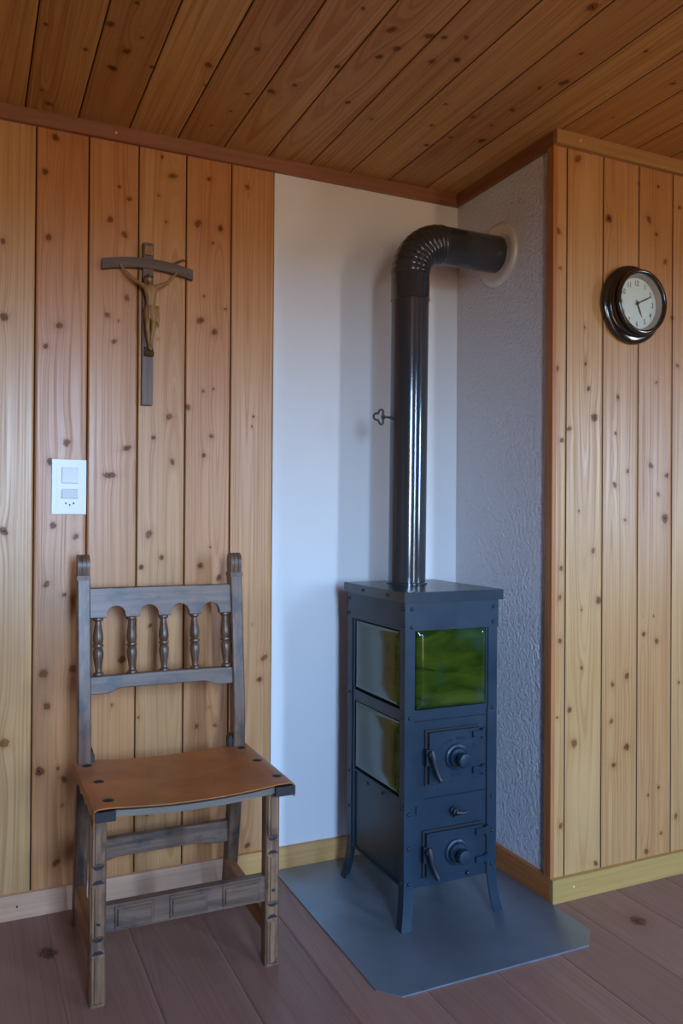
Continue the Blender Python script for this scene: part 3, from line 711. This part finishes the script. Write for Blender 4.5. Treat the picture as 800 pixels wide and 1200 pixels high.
# ------------------------------------------------------------------ chair
ch = thing('dining_chair', 'dark carved wooden chair with spindle back and tan leather seat by the pine wall', 'chair', (-1.02, -0.31, 0))
LXa, LXb = -1.2455, -1.2110        # front legs
RXa, RXb = -0.8435, -0.8095
def front_leg(xa, xb):
    yf, yb = -0.4955, -0.4600
    bm = B(); add_box(bm, xa, xb, yf, yb, 0, 0.412)
    es = [e for e in bm.edges if abs(e.verts[0].co.z - e.verts[1].co.z) > 0.3]
    bmesh.ops.bevel(bm, geom=es, offset=0.0035, segments=1, affect='EDGES')
    for z0, z1 in ((0.004, 0.113), (0.149, 0.267), (0.306, 0.410)):       # raised fields with bevelled rims
        for ins, h0, h1 in ((0.003, 0.0, 0.0030), (0.0085, 0.0025, 0.0058)):
            a, b = xa + ins, xb - ins; q = ins * 0.45
            lo = [bm.verts.new(p) for p in ((a, yf - h0, z0 + q), (b, yf - h0, z0 + q), (b, yf - h0, z1 - q), (a, yf - h0, z1 - q))]
            i2 = 0.0018
            hi = [bm.verts.new(p) for p in ((a + i2, yf - h1, z0 + q + i2 * 2), (b - i2, yf - h1, z0 + q + i2 * 2), (b - i2, yf - h1, z1 - q - i2 * 2), (a + i2, yf - h1, z1 - q - i2 * 2))]
            bm.faces.new(hi)
            for i in range(4): bm.faces.new((lo[i], lo[(i + 1) % 4], hi[(i + 1) % 4], hi[i]))
    o = obj('front_leg', bm, M['legwood'], ch, angle=25)
    for zz in (0.117, 0.146, 0.270, 0.303):     # dark carved nicks
        bm = B()
        up = zz in (0.117, 0.270); sg = 1 if up else -1; xm = (xa + xb) / 2; hw = (xb - xa) / 2 - 0.004
        add_prism(bm, [(xm - hw, zz - 0.003 * sg), (xm + hw, zz - 0.003 * sg), (xm + hw * 0.75, zz + 0.001 * sg), (xm + hw * 0.4, zz + 0.005 * sg), (xm - hw * 0.4, zz + 0.005 * sg), (xm - hw * 0.75, zz + 0.001 * sg)], 'y', yf - 0.0014, yf + 0.001)
        obj('carved_nick', bm, M['chair_dark'], o)
    bm = B(); add_lathe(bm, [(0.0042, -0.001), (0.0042, 0.001), (0.002, 0.002), (0, 0.002)], ((xa + xb) / 2, yf - 0.0056, 0.183), (0, -1, 0), 10)
    obj('peg', bm, M['chair_dark'], o)
front_leg(LXa, LXb); front_leg(RXa, RXb)

# raked rear posts: side outline (y of the front face at each height)
PF = [(0.0, -0.116), (0.10, -0.132), (0.22, -0.153), (0.36, -0.178), (0.44, -0.189), (0.52, -0.190), (0.62, -0.181), (0.74, -0.167), (0.90, -0.148), (0.905, -0.148)]
def yfront(z):
    for (a, ya), (b, yb) in zip(PF[:-1], PF[1:]):
        if z <= b: return ya + (yb - ya) * (z - a) / (b - a)
    return PF[-1][1] + (z - 0.905) * 0.11
def rear_post(xa, xb):
    D = 0.040
    bm = B()
    e = 0.003; rings = []
    for z in (0, .05, .1, .16, .22, .29, .36, .40, .44, .48, .52, .57, .62, .68, .74, .82, .902):
        y0 = yfront(z); y1 = y0 + D
        rings.append([bm.verts.new(p) for p in ((xa + e, y0, z), (xb - e, y0, z), (xb, y0 + e, z), (xb, y1 - e, z), (xb - e, y1, z), (xa + e, y1, z), (xa, y1 - e, z), (xa, y0 + e, z))])
    for A, C in zip(rings[:-1], rings[1:]):
        for k in range(8): bm.faces.new((A[k], A[(k + 1) % 8], C[(k + 1) % 8], C[k]))
    bm.faces.new(rings[0]); bm.faces.new(rings[-1])
    o = obj('rear_post', bm, M['chairwood_z'], ch, angle=35)
    # finial: ring band and three fluted lobes rounded over the top
    yb0 = yfront(0.902)
    bm = B()
    add_box(bm, xa - 0.001, xb + 0.001, yb0 - 0.004, yb0 + D + 0.002, 0.902, 0.914)
    w3 = (xb - xa) / 3
    out = [(yb0 + 0.002, 0.914), (yb0 - 0.002, 0.935), (yb0 - 0.001, 0.950), (yb0 + 0.004, 0.960), (yb0 + 0.014, 0.967), (yb0 + 0.028, 0.967), (yb0 + 0.038, 0.960), (yb0 + 0.043, 0.948), (yb0 + 0.042, 0.932), (yb0 + 0.036, 0.914)]
    for k in range(3):
        add_prism(bm, out, 'x', xa + k * w3 + 0.0012, xa + (k + 1) * w3 - 0.0012)
    inner = [(yb0 + 0.02 + (y - yb0 - 0.02) * 0.86, 0.914 + (z - 0.914) * 0.93) for y, z in out]
    add_prism(bm, inner, 'x', xa + 0.002, xb - 0.002)
    obj('finial', bm, M['chairwood_z'], o, angle=30)
PL = (-1.2370, -1.2045); PRx = (-0.8300, -0.7975)
rear_post(*PL); rear_post(*PRx)

# arched top rail and waisted lower rail, both following the rake
def raked(o, z0):
    """lean a part built upright so that it follows the posts"""
    for v in o.data.vertices:
        zz = v.co.z; v.co.y += yfront(min(0.9, max(0.46, zz))) - yfront(z0)
    return o
xa, xb = PL[1] - 0.004, PRx[0] + 0.004
top, bot = 0.881, 0.8035
pts = [(xa, top), (xa, bot)]
arch = [(-1.1390, 0.0245), (-1.0530, 0.0250), (-0.9700, 0.0250), (-0.8860, 0.0250)]
for c, hw in arch:
    for i in range(15):
        a = PI * (1 - i / 14); pts.append((c + hw * math.cos(a), bot + 0.001 + 0.027 * math.sin(a)))
pts += [(xb, bot), (xb, top)]
yr = yfront(0.84)
xs_ = sorted(set([xa, xb, xa + .01, xb - .01] + [p[0] for p in pts] + [c + q for c, hw in arch for q in (-hw - .0004, hw + .0004)]))
def arch_low(x):
    for c, hw in arch:
        if abs(x - c) <= hw + 1e-9: return bot + 0.003 + 0.026 * math.sqrt(max(0, 1 - ((x - c) / hw) ** 2))
    return bot
bm = B(); add_strip(bm, [(x, top, arch_low(x)) for x in xs_], yr + 0.007, yr + 0.029)
raked(obj('top_rail', bm, M['chairwood_x'], ch, angle=35), 0.84)
def waisted(top, end, mid, y0, y1, name, xa=xa, xb=xb, sag=0.004):
    L = xb - xa
    def low(t):
        t = min(t, 1 - t)
        if t < 0.11: return end
        if t < 0.22: return end + (mid - end) * (0.5 - 0.5 * math.cos(PI * (t - 0.11) / 0.11))
        return mid
    bm = B(); add_strip(bm, [(xa + L * i / 60, top + sag * 4 * (i / 60) * (1 - i / 60), low(i / 60)) for i in range(61)], y0, y1)
    return obj(name, bm, M['chairwood_x'], ch, angle=35)
yl = yfront(0.635)
raked(waisted(0.6555, 0.6115, 0.6235, yl + 0.007, yl + 0.029, 'lower_rail', sag=0.002), 0.635)
y2 = yfront(0.195)
waisted(0.2235, 0.165, 0.1735, y2 + 0.010, y2 + 0.030, 'rear_stretcher', sag=0.0)

# five turned spindles
prof = [(0.0085, 0), (0.0135, 0.002), (0.0135, 0.007), (0.0085, 0.010), (0.0080, 0.014), (0.0095, 0.025), (0.0125, 0.045), (0.0135, 0.057), (0.0120, 0.066), (0.0095, 0.070),
        (0.0135, 0.073), (0.0135, 0.078), (0.0100, 0.080), (0.0115, 0.083), (0.0135, 0.092), (0.0125, 0.105), (0.0095, 0.124), (0.0080, 0.133), (0.0085, 0.137), (0.0130, 0.140), (0.0130, 0.145), (0.0085, 0.148)]
zb, zt2 = 0.6555, 0.8050
for x in (-1.1840, -1.0990, -1.0145, -0.9305, -0.8440):
    p0 = V(x, yfront(zb) + 0.018, zb); p1 = V(x, yfront(zt2) + 0.018, zt2)
    bm = B(); k = (p1 - p0).length / 0.148
    add_lathe(bm, [(r, t * k) for r, t in prof[::-1]] if False else [(r, t * k) for r, t in prof], p0, p1 - p0, 20)
    obj('spindle', bm, M['spindle'], ch, angle=40)

# front stretcher with three raised fields
sxa, sxb = LXb - 0.004, RXa + 0.004
so = obj('front_stretcher', box(sxa, sxb, -0.489, -0.467, 0.1545, 0.2140), M['chairwood_x'], ch, bevel=0.002, seg=1)
for a, b in ((-1.1935, -1.1060), (-1.0720, -0.9810), (-0.9490, -0.8545)):
    bm = B()
    for ins, h0, h1 in ((0.0, 0.0, 0.0035), (0.0055, 0.003, 0.0075)):
        z0, z1 = 0.1590 + ins, 0.2105 - ins; a2, b2 = a + ins, b - ins
        lo = [bm.verts.new(p) for p in ((a2, -0.489 - h0, z0), (b2, -0.489 - h0, z0), (b2, -0.489 - h0, z1), (a2, -0.489 - h0, z1))]
        hi = [bm.verts.new(p) for p in ((a2 + .003, -0.489 - h1, z0 + .003), (b2 - .003, -0.489 - h1, z0 + .003), (b2 - .003, -0.489 - h1, z1 - .003), (a2 + .003, -0.489 - h1, z1 - .003))]
        bm.faces.new(hi); bm.faces.new(lo[::-1])
        for i in range(4): bm.faces.new((lo[i], lo[(i + 1) % 4], hi[(i + 1) % 4], hi[i]))
    obj('raised_panel', bm, M['chairwood_x'], so, angle=20)
# side stretchers
for x in ((LXa + LXb) / 2 + 0.004, (RXa + RXb) / 2 + 0.004):
    bm = B(); add_box(bm, x - 0.011, x + 0.011, -0.462, yfront(0.095) + 0.006, 0.062, 0.112)
    obj('side_stretcher', bm, M['chairwood_y'], ch, bevel=0.003)
# seat frame: two side rails, thin front and back rails
for xa_, xb_ in ((-1.2415, -1.1975), (-0.8320, -0.7840)):
    bm = B(); add_box(bm, xa_, xb_, -0.5310, -0.165, 0.4125, 0.4345)
    o = obj('seat_rail', bm, M['chair_dark'], ch, bevel=0.007, seg=2)
bm = B()
nseg = 16; ring = []
for i in range(nseg + 1):
    t = i / nseg; x = -1.199 + t * (1.199 - 0.831); sag = -0.010 * 4 * t * (1 - t)
    ring.append([bm.verts.new((x, y, z + sag)) for y, z in ((-0.521, 0.4185), (-0.498, 0.4185), (-0.498, 0.4325), (-0.521, 0.4325))])
for A, C in zip(ring[:-1], ring[1:]):
    for k in range(4): bm.faces.new((A[k], A[(k + 1) % 4], C[(k + 1) % 4], C[k]))
bm.faces.new(ring[0]); bm.faces.new(ring[-1])
obj('front_rail', bm, M['pale_strip'], ch, angle=30)
obj('back_rail', box(-1.1985, -0.8315, -0.176, -0.158, 0.408, 0.430), M['chairwood_x'], ch, bevel=0.002)
# slung leather seat, folded over the side rails with a scalloped hem
def seat_mesh():
    bm = B(); nx, ny = 40, 28
    ys = [-0.5270 + (0.5270 - 0.1600) * j / ny for j in range(ny + 1)]
    def P(s, y):     # s runs across: hem - edge - seat - edge - hem, measured 0..1
        xl, xr = -1.2425, -0.7850
        hem = 0.030 - 0.009 * abs(math.sin(PI * (y + 0.53) / 0.37 * 5))
        if s < 0.06: return V(xl - 0.001, y, 0.436 - hem * (1 - s / 0.06))
        if s > 0.94: return V(xr + 0.001, y, 0.436 - hem * ((s - 0.94) / 0.06))
        t = (s - 0.06) / 0.88
        x = xl + (xr - xl) * t
        flat = max(0.0, min(1.0, (min(t, 1 - t) - 0.085) / 0.415))
        sag = 0.013 * (1 - (1 - flat) ** 2)
        rnd = 0.004 * max(0, 1 - min(t, 1 - t) / 0.02)
        mid = 1 - abs((y + 0.345) / 0.185) ** 4 * 0.25
        return V(x, y, 0.4415 - sag * mid - rnd)
    S = [0, .02, .04, .06, .068, .078] + [.078 + (.844) * i / 34 for i in range(1, 34)] + [.922, .932, .94, .96, .98, 1]
    up = [[bm.verts.new(P(s, y)) for y in ys] for s in S]
    for i in range(len(S) - 1):
        for j in range(ny): bm.faces.new((up[i][j], up[i + 1][j], up[i + 1][j + 1], up[i][j + 1]))
    bmesh.ops.recalc_face_normals(bm, faces=bm.faces)
    bmesh.ops.solidify(bm, geom=bm.faces[:], thickness=0.0028)
    return bm
seat = obj('seat', seat_mesh(), M['leather'], ch, angle=50)
for x, y in ((-1.2170, -0.205), (-1.2080, -0.340), (-1.2070, -0.478), (-0.8125, -0.207), (-0.8105, -0.330), (-0.8070, -0.468)):
    bm = B(); add_lathe(bm, [(0.0135, -0.002), (0.0140, 0.0005), (0.0105, 0.0030), (0.005, 0.0045), (0, 0.0048)], (x, y, 0.4400), (0, 0, 1), 18)
    obj('stud', bm, M['stud'], seat, angle=60)
# little dark corner blocks where the posts meet the seat
for x0, x1 in ((PL[1] - 0.001, PL[1] + 0.009), (PRx[0] - 0.011, PRx[0] + 0.001)):
    bm = B(); yy = yfront(0.46)
    add_prism(bm, [(x0, 0.432), (x1, 0.432), (x1, 0.456), ((x0 + x1) / 2, 0.474), (x0, 0.462)], 'y', yy + 0.008, yy + 0.034)
    obj('corner_block', bm, M['chair_dark'], ch, bevel=0.001)

# ------------------------------------------------------------------ switch with socket
sw = thing('wall_switch', 'white double wall switch with three-hole socket on the pine wall', 'light switch', (-1.244, 0, 1.1465))
x0, x1, z0, z1 = -1.2885, -1.1995, 1.0725, 1.2205
bm = B(); add_box(bm, x0, x1, -0.0095, 0.0, z0, z1)
plate = obj('cover_plate', bm, M['white_plastic'], sw, bevel=0.003, seg=3)
mx = (x0 + x1) / 2 + 0.0015
bm = B(); add_box(bm, mx - 0.034, mx + 0.034, -0.0108, -0.009, 1.1475, 1.2060)
obj('switch_frame', bm, M['white_plastic'], sw, bevel=0.0006, seg=1)
def rocker(z0, z1):
    bm = B(); add_box(bm, mx - 0.0212, mx + 0.0212, -0.0112, -0.0100, z0 - 0.0007, z1 + 0.0007)  # grey sheet behind the rocker paints its thin shadow line
    obj('rocker_gap_shade', bm, M['gap_shade_grey'], sw, smooth=False)
    bm = B(); add_prism(bm, [(-0.0105, z0), (-0.0175, z0), (-0.0138, z1), (-0.0105, z1)], 'x', mx - 0.0205, mx + 0.0205)
    obj('rocker', bm, M['white_plastic'], sw, bevel=0.0008)
rocker(1.1570, 1.1985)
bm = B(); add_box(bm, mx - 0.034, mx + 0.034, -0.0108, -0.009, 1.0855, 1.1460)
sk = obj('socket_frame', bm, M['white_plastic'], sw, bevel=0.0006, seg=1)
rocker(1.1155, 1.1405)
for hx, hz in ((-0.0100, 1.1020), (0.0, 1.0972), (0.0100, 1.1020)):
    bm = B(); add_lathe(bm, [(0.0024, 0), (0.0024, 0.0004)], (mx + hx, -0.0108, hz), (0, -1, 0), 14)
    obj('socket_hole', bm, M['hole'], sk)

# ------------------------------------------------------------------ wall clock
CKX, CKZ, CKY = 0.2690, 1.6960, -0.510
ck = thing('wall_clock', 'round dark ship-style wall clock showing ten past five on the pine wall', 'clock', (CKX, CKY, CKZ))
bm = B()
add_lathe(bm, [(0.0, 0.0005), (0.108, 0.0005), (0.1135, 0.004), (0.1150, 0.009), (0.1130, 0.015), (0.1070, 0.0185), (0.1000, 0.0195), (0.0930, 0.0205), (0.0905, 0.023),
               (0.0890, 0.030), (0.0885, 0.040), (0.0900, 0.0430), (0.0930, 0.0450), (0.0940, 0.0490), (0.0920, 0.0535), (0.0870, 0.0550), (0.0830, 0.0535),
               (0.0815, 0.050), (0.0812, 0.0262), (0, 0.0262)], (CKX, CKY, CKZ), (0, -1, 0), 96)
obj('case', bm, M['clock_case'], ck, angle=50)
bm = B(); add_lathe(bm, [(0.0740, 0.0265), (0.0740, 0.0275), (0.0805, 0.0440), (0.0810, 0.0440), (0.0810, 0.0265)], (CKX, CKY, CKZ), (0, -1, 0), 96)
obj('inner_ring', bm, M['clock_gap'], ck, angle=50)
bm = B(); add_lathe(bm, [(0.0738, 0.0264), (0.0738, 0.0284), (0, 0.0284)], (CKX, CKY, CKZ), (0, -1, 0), 96)
dial = obj('dial', bm, M['dial'], ck, angle=50)
yd = CKY - 0.0284
def text_mesh(s, size, cx, cz, y, name, parent, m, sxx=1.0):
    cu = bpy.data.curves.new('t', 'FONT'); cu.body = s; cu.size = size; cu.align_x = 'CENTER'; cu.align_y = 'CENTER'; cu.extrude = 0.0002; cu.offset = 0.00012
    tmp = bpy.data.objects.new('t', cu); COL.objects.link(tmp)
    me = bpy.data.meshes.new_from_object(tmp.evaluated_get(bpy.context.evaluated_depsgraph_get()))
    bpy.data.objects.remove(tmp); bpy.data.curves.remove(cu)
    me.name = name
    xs = [v.co.x for v in me.vertices]; ys = [v.co.y for v in me.vertices]
    mxx, mzz = (min(xs) + max(xs)) / 2, (min(ys) + max(ys)) / 2
    off = root_of(parent).location
    for v in me.vertices:
        x, yy, z = v.co
        v.co = V(cx + (x - mxx) * sxx, y - z, cz + (yy - mzz)) - off
    me.materials.clear()
    return link(name, me, parent, [m])
for h in range(1, 13):
    a = math.radians(90 - 30 * h)
    text_mesh(str(h), 0.0215, CKX + 0.0590 * math.cos(a), CKZ + 0.0590 * math.sin(a), yd - 0.0003, 'numeral', dial, M['ink'], 0.78)
text_mesh('_', 0.010, CKX, CKZ - 0.0285, yd - 0.0003, 'maker_mark', dial, M['ink'])
def hand(name, ang, length, w, y):
    a = math.radians(90 - ang); d = V(math.cos(a), 0, math.sin(a)); p = V(-d.z, 0, d.x)
    c = V(CKX, 0, CKZ); bm = B()
    out = [c - d * 0.010 - p * w * .6, c - p * w * 0.8, c + d * length * 0.62 - p * w, c + d * length, c + d * length * 0.62 + p * w, c + p * w * 0.8, c - d * 0.010 + p * w * .6]
    add_prism(bm, [(q.x, q.z) for q in out], 'y', y, y - 0.0009)
    obj(name, bm, M['ink'], ck)
hand('hour_hand', 157, 0.0430, 0.0022, yd - 0.0022)
hand('minute_hand', 65.5, 0.0620, 0.0020, yd - 0.0040)
bm = B(); add_lathe(bm, [(0.0042, 0), (0.0042, 0.0065), (0.002, 0.0075), (0, 0.0075)], (CKX, yd + 0.0002, CKZ), (0, -1, 0), 20)
obj('hand_boss', bm, M['ink'], ck)
bm = B(); add_lathe(bm, [(0, 0.0472), (0.0822, 0.0472), (0.0822, 0.0488), (0, 0.0488)], (CKX, CKY, CKZ), (0, -1, 0), 64)
obj('glass', bm, M['glass'], ck)

# ------------------------------------------------------------------ crucifix
cr = thing('crucifix', 'dark wooden crucifix with bowed crossbar and carved figure on the pine wall', 'crucifix', (-1.0385, 0.0, 1.38))
xc = -1.0375
bm = B(); add_box(bm, xc - 0.0150, xc + 0.0150, -0.0205, 0.0, 1.3815, 1.8380)
obj('upright', bm, M['cross_wood'], cr, bevel=0.0015, seg=1)
pts = []; Lb = 0.1265; nn = 24
def zc(t): return 1.7715 + 0.0165 * (1 - t * t)
hz = 0.0140
pts = [(xc + 0.0005 - Lb + 2 * Lb * i / nn, zc(-1 + 2 * i / nn) + hz * 0.95) for i in range(nn + 1)]
pts += [(xc + 0.0005 - Lb + 2 * Lb * i / nn, zc(-1 + 2 * i / nn) - hz * 1.05) for i in range(nn, -1, -1)]
pts = [(x, z - 0.0075) for x, z in pts]
bm = B(); add_prism(bm, pts, 'y', -0.0235, -0.0055)
obj('crossbar', bm, M['cross_wood_x'], cr, bevel=0.0012, seg=1)
bm = B()     # scroll-shaped title board
add_prism(bm, [(xc - 0.0105, 1.8280), (xc + 0.0105, 1.8310), (xc + 0.0110, 1.8050), (xc + 0.004, 1.8020), (xc - 0.0100, 1.8050)], 'y', -0.0245, -0.0200)
obj('title_board', bm, M['figure'], cr, bevel=0.001)
# carved figure: one continuous skinned body
def skinned(name, chain, edges, m, parent, sub=2, root=0):
    me = bpy.data.meshes.new(name)
    off = root_of(parent).location
    me.from_pydata([Vector(p) - off for p, r in chain], edges, [])
    o = bpy.data.objects.new(name, me); COL.objects.link(o)
    md = o.modifiers.new('skin', 'SKIN'); md.use_smooth_shade = True
    for i, (p, r) in enumerate(chain):
        sv = me.skin_vertices[0].data[i]; sv.radius = r if isinstance(r, tuple) else (r, r); sv.use_root = (i == root)
    s = o.modifiers.new('sub', 'SUBSURF'); s.levels = sub; s.render_levels = sub
    dg = bpy.context.evaluated_depsgraph_get(); dg.update()
    me2 = bpy.data.meshes.new_from_object(o.evaluated_get(dg)); me2.name = name
    bpy.data.objects.remove(o)
    me2.polygons.foreach_set('use_smooth', [True] * len(me2.polygons))
    me2.materials.clear()
    return link(name, me2, parent, [m])
Yb = -0.036
C = [((xc + 0.004, Yb - .001, 1.646), (0.0135, 0.009)),        # 0 pelvis
     ((xc + 0.004, Yb - .002, 1.664), (0.0125, 0.0090)),       # 1 waist
     ((xc + 0.003, Yb - .004, 1.684), (0.0175, 0.0120)),       # 2 ribs
     ((xc + 0.002, Yb - .004, 1.702), (0.0190, 0.0120)),       # 3 chest
     ((xc + 0.001, Yb - .004, 1.714), (0.0090, 0.0075)),       # 4 neck base
     ((xc - 0.001, Yb - .008, 1.718), (0.0055, 0.0055)),       # 5 neck
     ((xc - 0.003, Yb - .014, 1.724), (0.0095, 0.0105)),       # 6 head
     ((xc - 0.004, Yb - .015, 1.735), (0.0085, 0.0095)),      # 7 crown
     ((xc - 0.0205, Yb - .002, 1.713), 0.0064),                # 8 shoulder L
     ((xc - 0.048, Yb + .003, 1.731), 0.0050),                 # 9 elbow
     ((xc - 0.073, Yb + .008, 1.758), 0.0036),                 # 10 wrist
     ((xc - 0.081, Yb + .009, 1.767), 0.0042),                 # 11 hand
     ((xc + 0.0225, Yb - .002, 1.713), 0.0064),                # 12 shoulder R
     ((xc + 0.051, Yb + .003, 1.728), 0.0050),
     ((xc + 0.073, Yb + .008, 1.754), 0.0036),
     ((xc + 0.080, Yb + .009, 1.764), 0.0042),                 # 15
     ((xc - 0.005, Yb - .001, 1.636), 0.0092),                 # 16 hip L
     ((xc - 0.0065, Yb - .010, 1.592), 0.0070),                # 17 knee L
     ((xc + 0.0005, Yb + .001, 1.552), 0.0052),                # 18 ankle
     ((xc + 0.0015, Yb - .006, 1.533), 0.0040),                # 19 foot
     ((xc + 0.012, Yb - .001, 1.636), 0.0092),                 # 20 hip R
     ((xc + 0.0095, Yb - .011, 1.594), 0.0070),
     ((xc + 0.0050, Yb + .000, 1.554), 0.0052),
     ((xc + 0.0045, Yb - .007, 1.531), 0.0040)]
E_ = [(0, 1), (1, 2), (2, 3), (3, 4), (4, 5), (5, 6), (6, 7), (3, 8), (8, 9), (9, 10), (10, 11), (3, 12), (12, 13), (13, 14), (14, 15), (0, 16), (16, 17), (17, 18), (18, 19), (0, 20), (20, 21), (21, 22), (22, 23)]
fig = skinned('carved_figure', C, E_, M['figure'], cr)
# hair, beard and thorn ring; loincloth with knot; foot block
bm = B(); hx, hy, hz_ = xc - 0.0040, Yb - 0.0125, 1.7310
for i in range(9):
    a = math.radians(20 + 40 * i * 0.9)
    px, py = hx + 0.0085 * math.cos(a), hy + 0.0060 + 0.0060 * math.sin(a)
    if py < hy - 0.001: continue
    add_tube(bm, [(hx, hy + 0.003, hz_ + 0.0110), (px, py, hz_ + 0.003), (px * 1.0 + 0.001 * math.cos(a), py - 0.001, hz_ - 0.010), (px, py, hz_ - 0.021)], [0.003, 0.0036, 0.0032, 0.0015], 7)
ring = [(hx + 0.0105 * math.cos(a), hy - 0.0010 + 0.0108 * math.sin(a), hz_ + 0.0040 + 0.0012 * math.sin(5 * a)) for a in [2 * PI * i / 28 for i in range(28)]]
add_tube(bm, ring, 0.0017, 6, closed=True)
add_tube(bm, [(hx - .001, hy - .0115, hz_ - .011), (hx, hy - .0095, hz_ - .017)], [0.0032, 0.0012], 7)
obj('hair', bm, M['figure_dark'], cr)
bm = B()
n = 28; rg = []
for z, rx, ry, wv in ((1.657, 0.0150, 0.0112, 0), (1.652, 0.0168, 0.0126, .0008), (1.640, 0.0176, 0.0136, .0016), (1.628, 0.0176, 0.0138, .0022), (1.616, 0.0160, 0.0130, .0026)):
    rg.append([bm.verts.new((xc + 0.004 + (rx + wv * math.sin(9 * t)) * math.cos(t), Yb - .002 + (ry + wv * math.sin(9 * t)) * math.sin(t), z - 0.006 * math.cos(t) * (1.657 - z) / 0.04)) for t in [2 * PI * i / n for i in range(n)]])
for A, Cc in zip(rg[:-1], rg[1:]):
    for k in range(n): bm.faces.new((A[k], A[(k + 1) % n], Cc[(k + 1) % n], Cc[k]))
bm.faces.new(rg[0]); bm.faces.new(rg[-1])
add_tube(bm, [(xc + 0.022, Yb - .004, 1.650), (xc + 0.0245, Yb - .005, 1.635), (xc + 0.0235, Yb - .005, 1.612), (xc + 0.0255, Yb - .005, 1.597)], [0.0042, 0.0052, 0.0048, 0.0018], 9)
add_tube(bm, [(xc + 0.020, Yb - .008, 1.654), (xc + 0.026, Yb - .006, 1.652)], [0.0040, 0.0048], 9)
obj('loincloth', bm, M['figure'], cr, angle=50)
bm = B(); add_prism(bm, [(-0.0203, 1.545), (-0.0203, 1.518), (-0.032, 1.518), (-0.042, 1.524)], 'x', xc - 0.010, xc + 0.013)
obj('foot_block', bm, M['figure_dark'], cr, bevel=0.001)
# a sprig tucked behind the right arm of the cross
bm = B()
add_tube(bm, [(xc + 0.058, -0.0040, 1.7850), (xc + 0.085, -0.0045, 1.7990), (xc + 0.100, -0.0050, 1.8060), (xc + 0.115, -0.0045, 1.8085)], [0.002, 0.0035, 0.0038, 0.0012], 8)
obj('tucked_sprig', bm, M['figure_dark'], cr)

# ------------------------------------------------------------------ light, sky, camera
SKY = 88.0
w = bpy.data.worlds.new('sky'); SC.world = w; w.use_nodes = True
nt = w.node_tree; bg = nt.nodes['Background']
tc = N(nt, 'TexCoord'); sp = N(nt, 'SeparateXYZ'); nt.links.new(tc.outputs['Generated'], sp.inputs[0])
skyc = ramp(nt, math_n(nt, 'ADD', math_n(nt, 'MULTIPLY', sp.outputs[2], 0.5), 0.5), [(0.0, (0.12, 0.060, 0.020)), (0.40, (0.16, 0.095, 0.045)), (0.49, (0.22, 0.22, 0.21)), (0.505, (0.43, 0.65, 1.0)), (0.62, (0.38, 0.60, 1.0)), (0.95, (0.20, 0.42, 1.0))])
nt.links.new(skyc, bg.inputs[0]); bg.inputs[1].default_value = SKY

def portal(name, a, b, z0, z1):
    """sampling aid in a window opening: the light itself is the sky outside"""
    l = bpy.data.lights.new(name, 'AREA'); l.shape = 'RECTANGLE'; l.size = b - a; l.size_y = z1 - z0
    l.cycles.is_portal = True
    o = bpy.data.objects.new(name, l); COL.objects.link(o)
    o.location = ((a + b) / 2, YF - 0.025, (z0 + z1) / 2)
    o.rotation_euler = (math.radians(90), 0, 0)
for k, wn in enumerate(WINS): portal('window_portal', *wn)

cam = bpy.data.cameras.new('camera'); co = bpy.data.objects.new('camera', cam); COL.objects.link(co)
cam.sensor_fit = 'VERTICAL'; cam.sensor_height = 36.0; cam.lens = 947.5807 / 1200 * 36.0
cam.clip_start = 0.05
F = V(0.41735209, 0.90872908, 0.00535721); R = V(0.9087087, -0.41738082, 0.0064612); U = V(-0.00810748, -0.00217155, 0.99996478)
co.matrix_world = Matrix(((R.x, U.x, -F.x, -1.48854), (R.y, U.y, -F.y, -2.31634), (R.z, U.z, -F.z, 1.07121), (0, 0, 0, 1)))
SC.camera = co
SC.view_settings.view_transform = 'Standard'; SC.view_settings.look = 'None'
SC.view_settings.gamma = 1.0; SC.view_settings.exposure = 0.0; SC.view_settings.use_curve_mapping = False
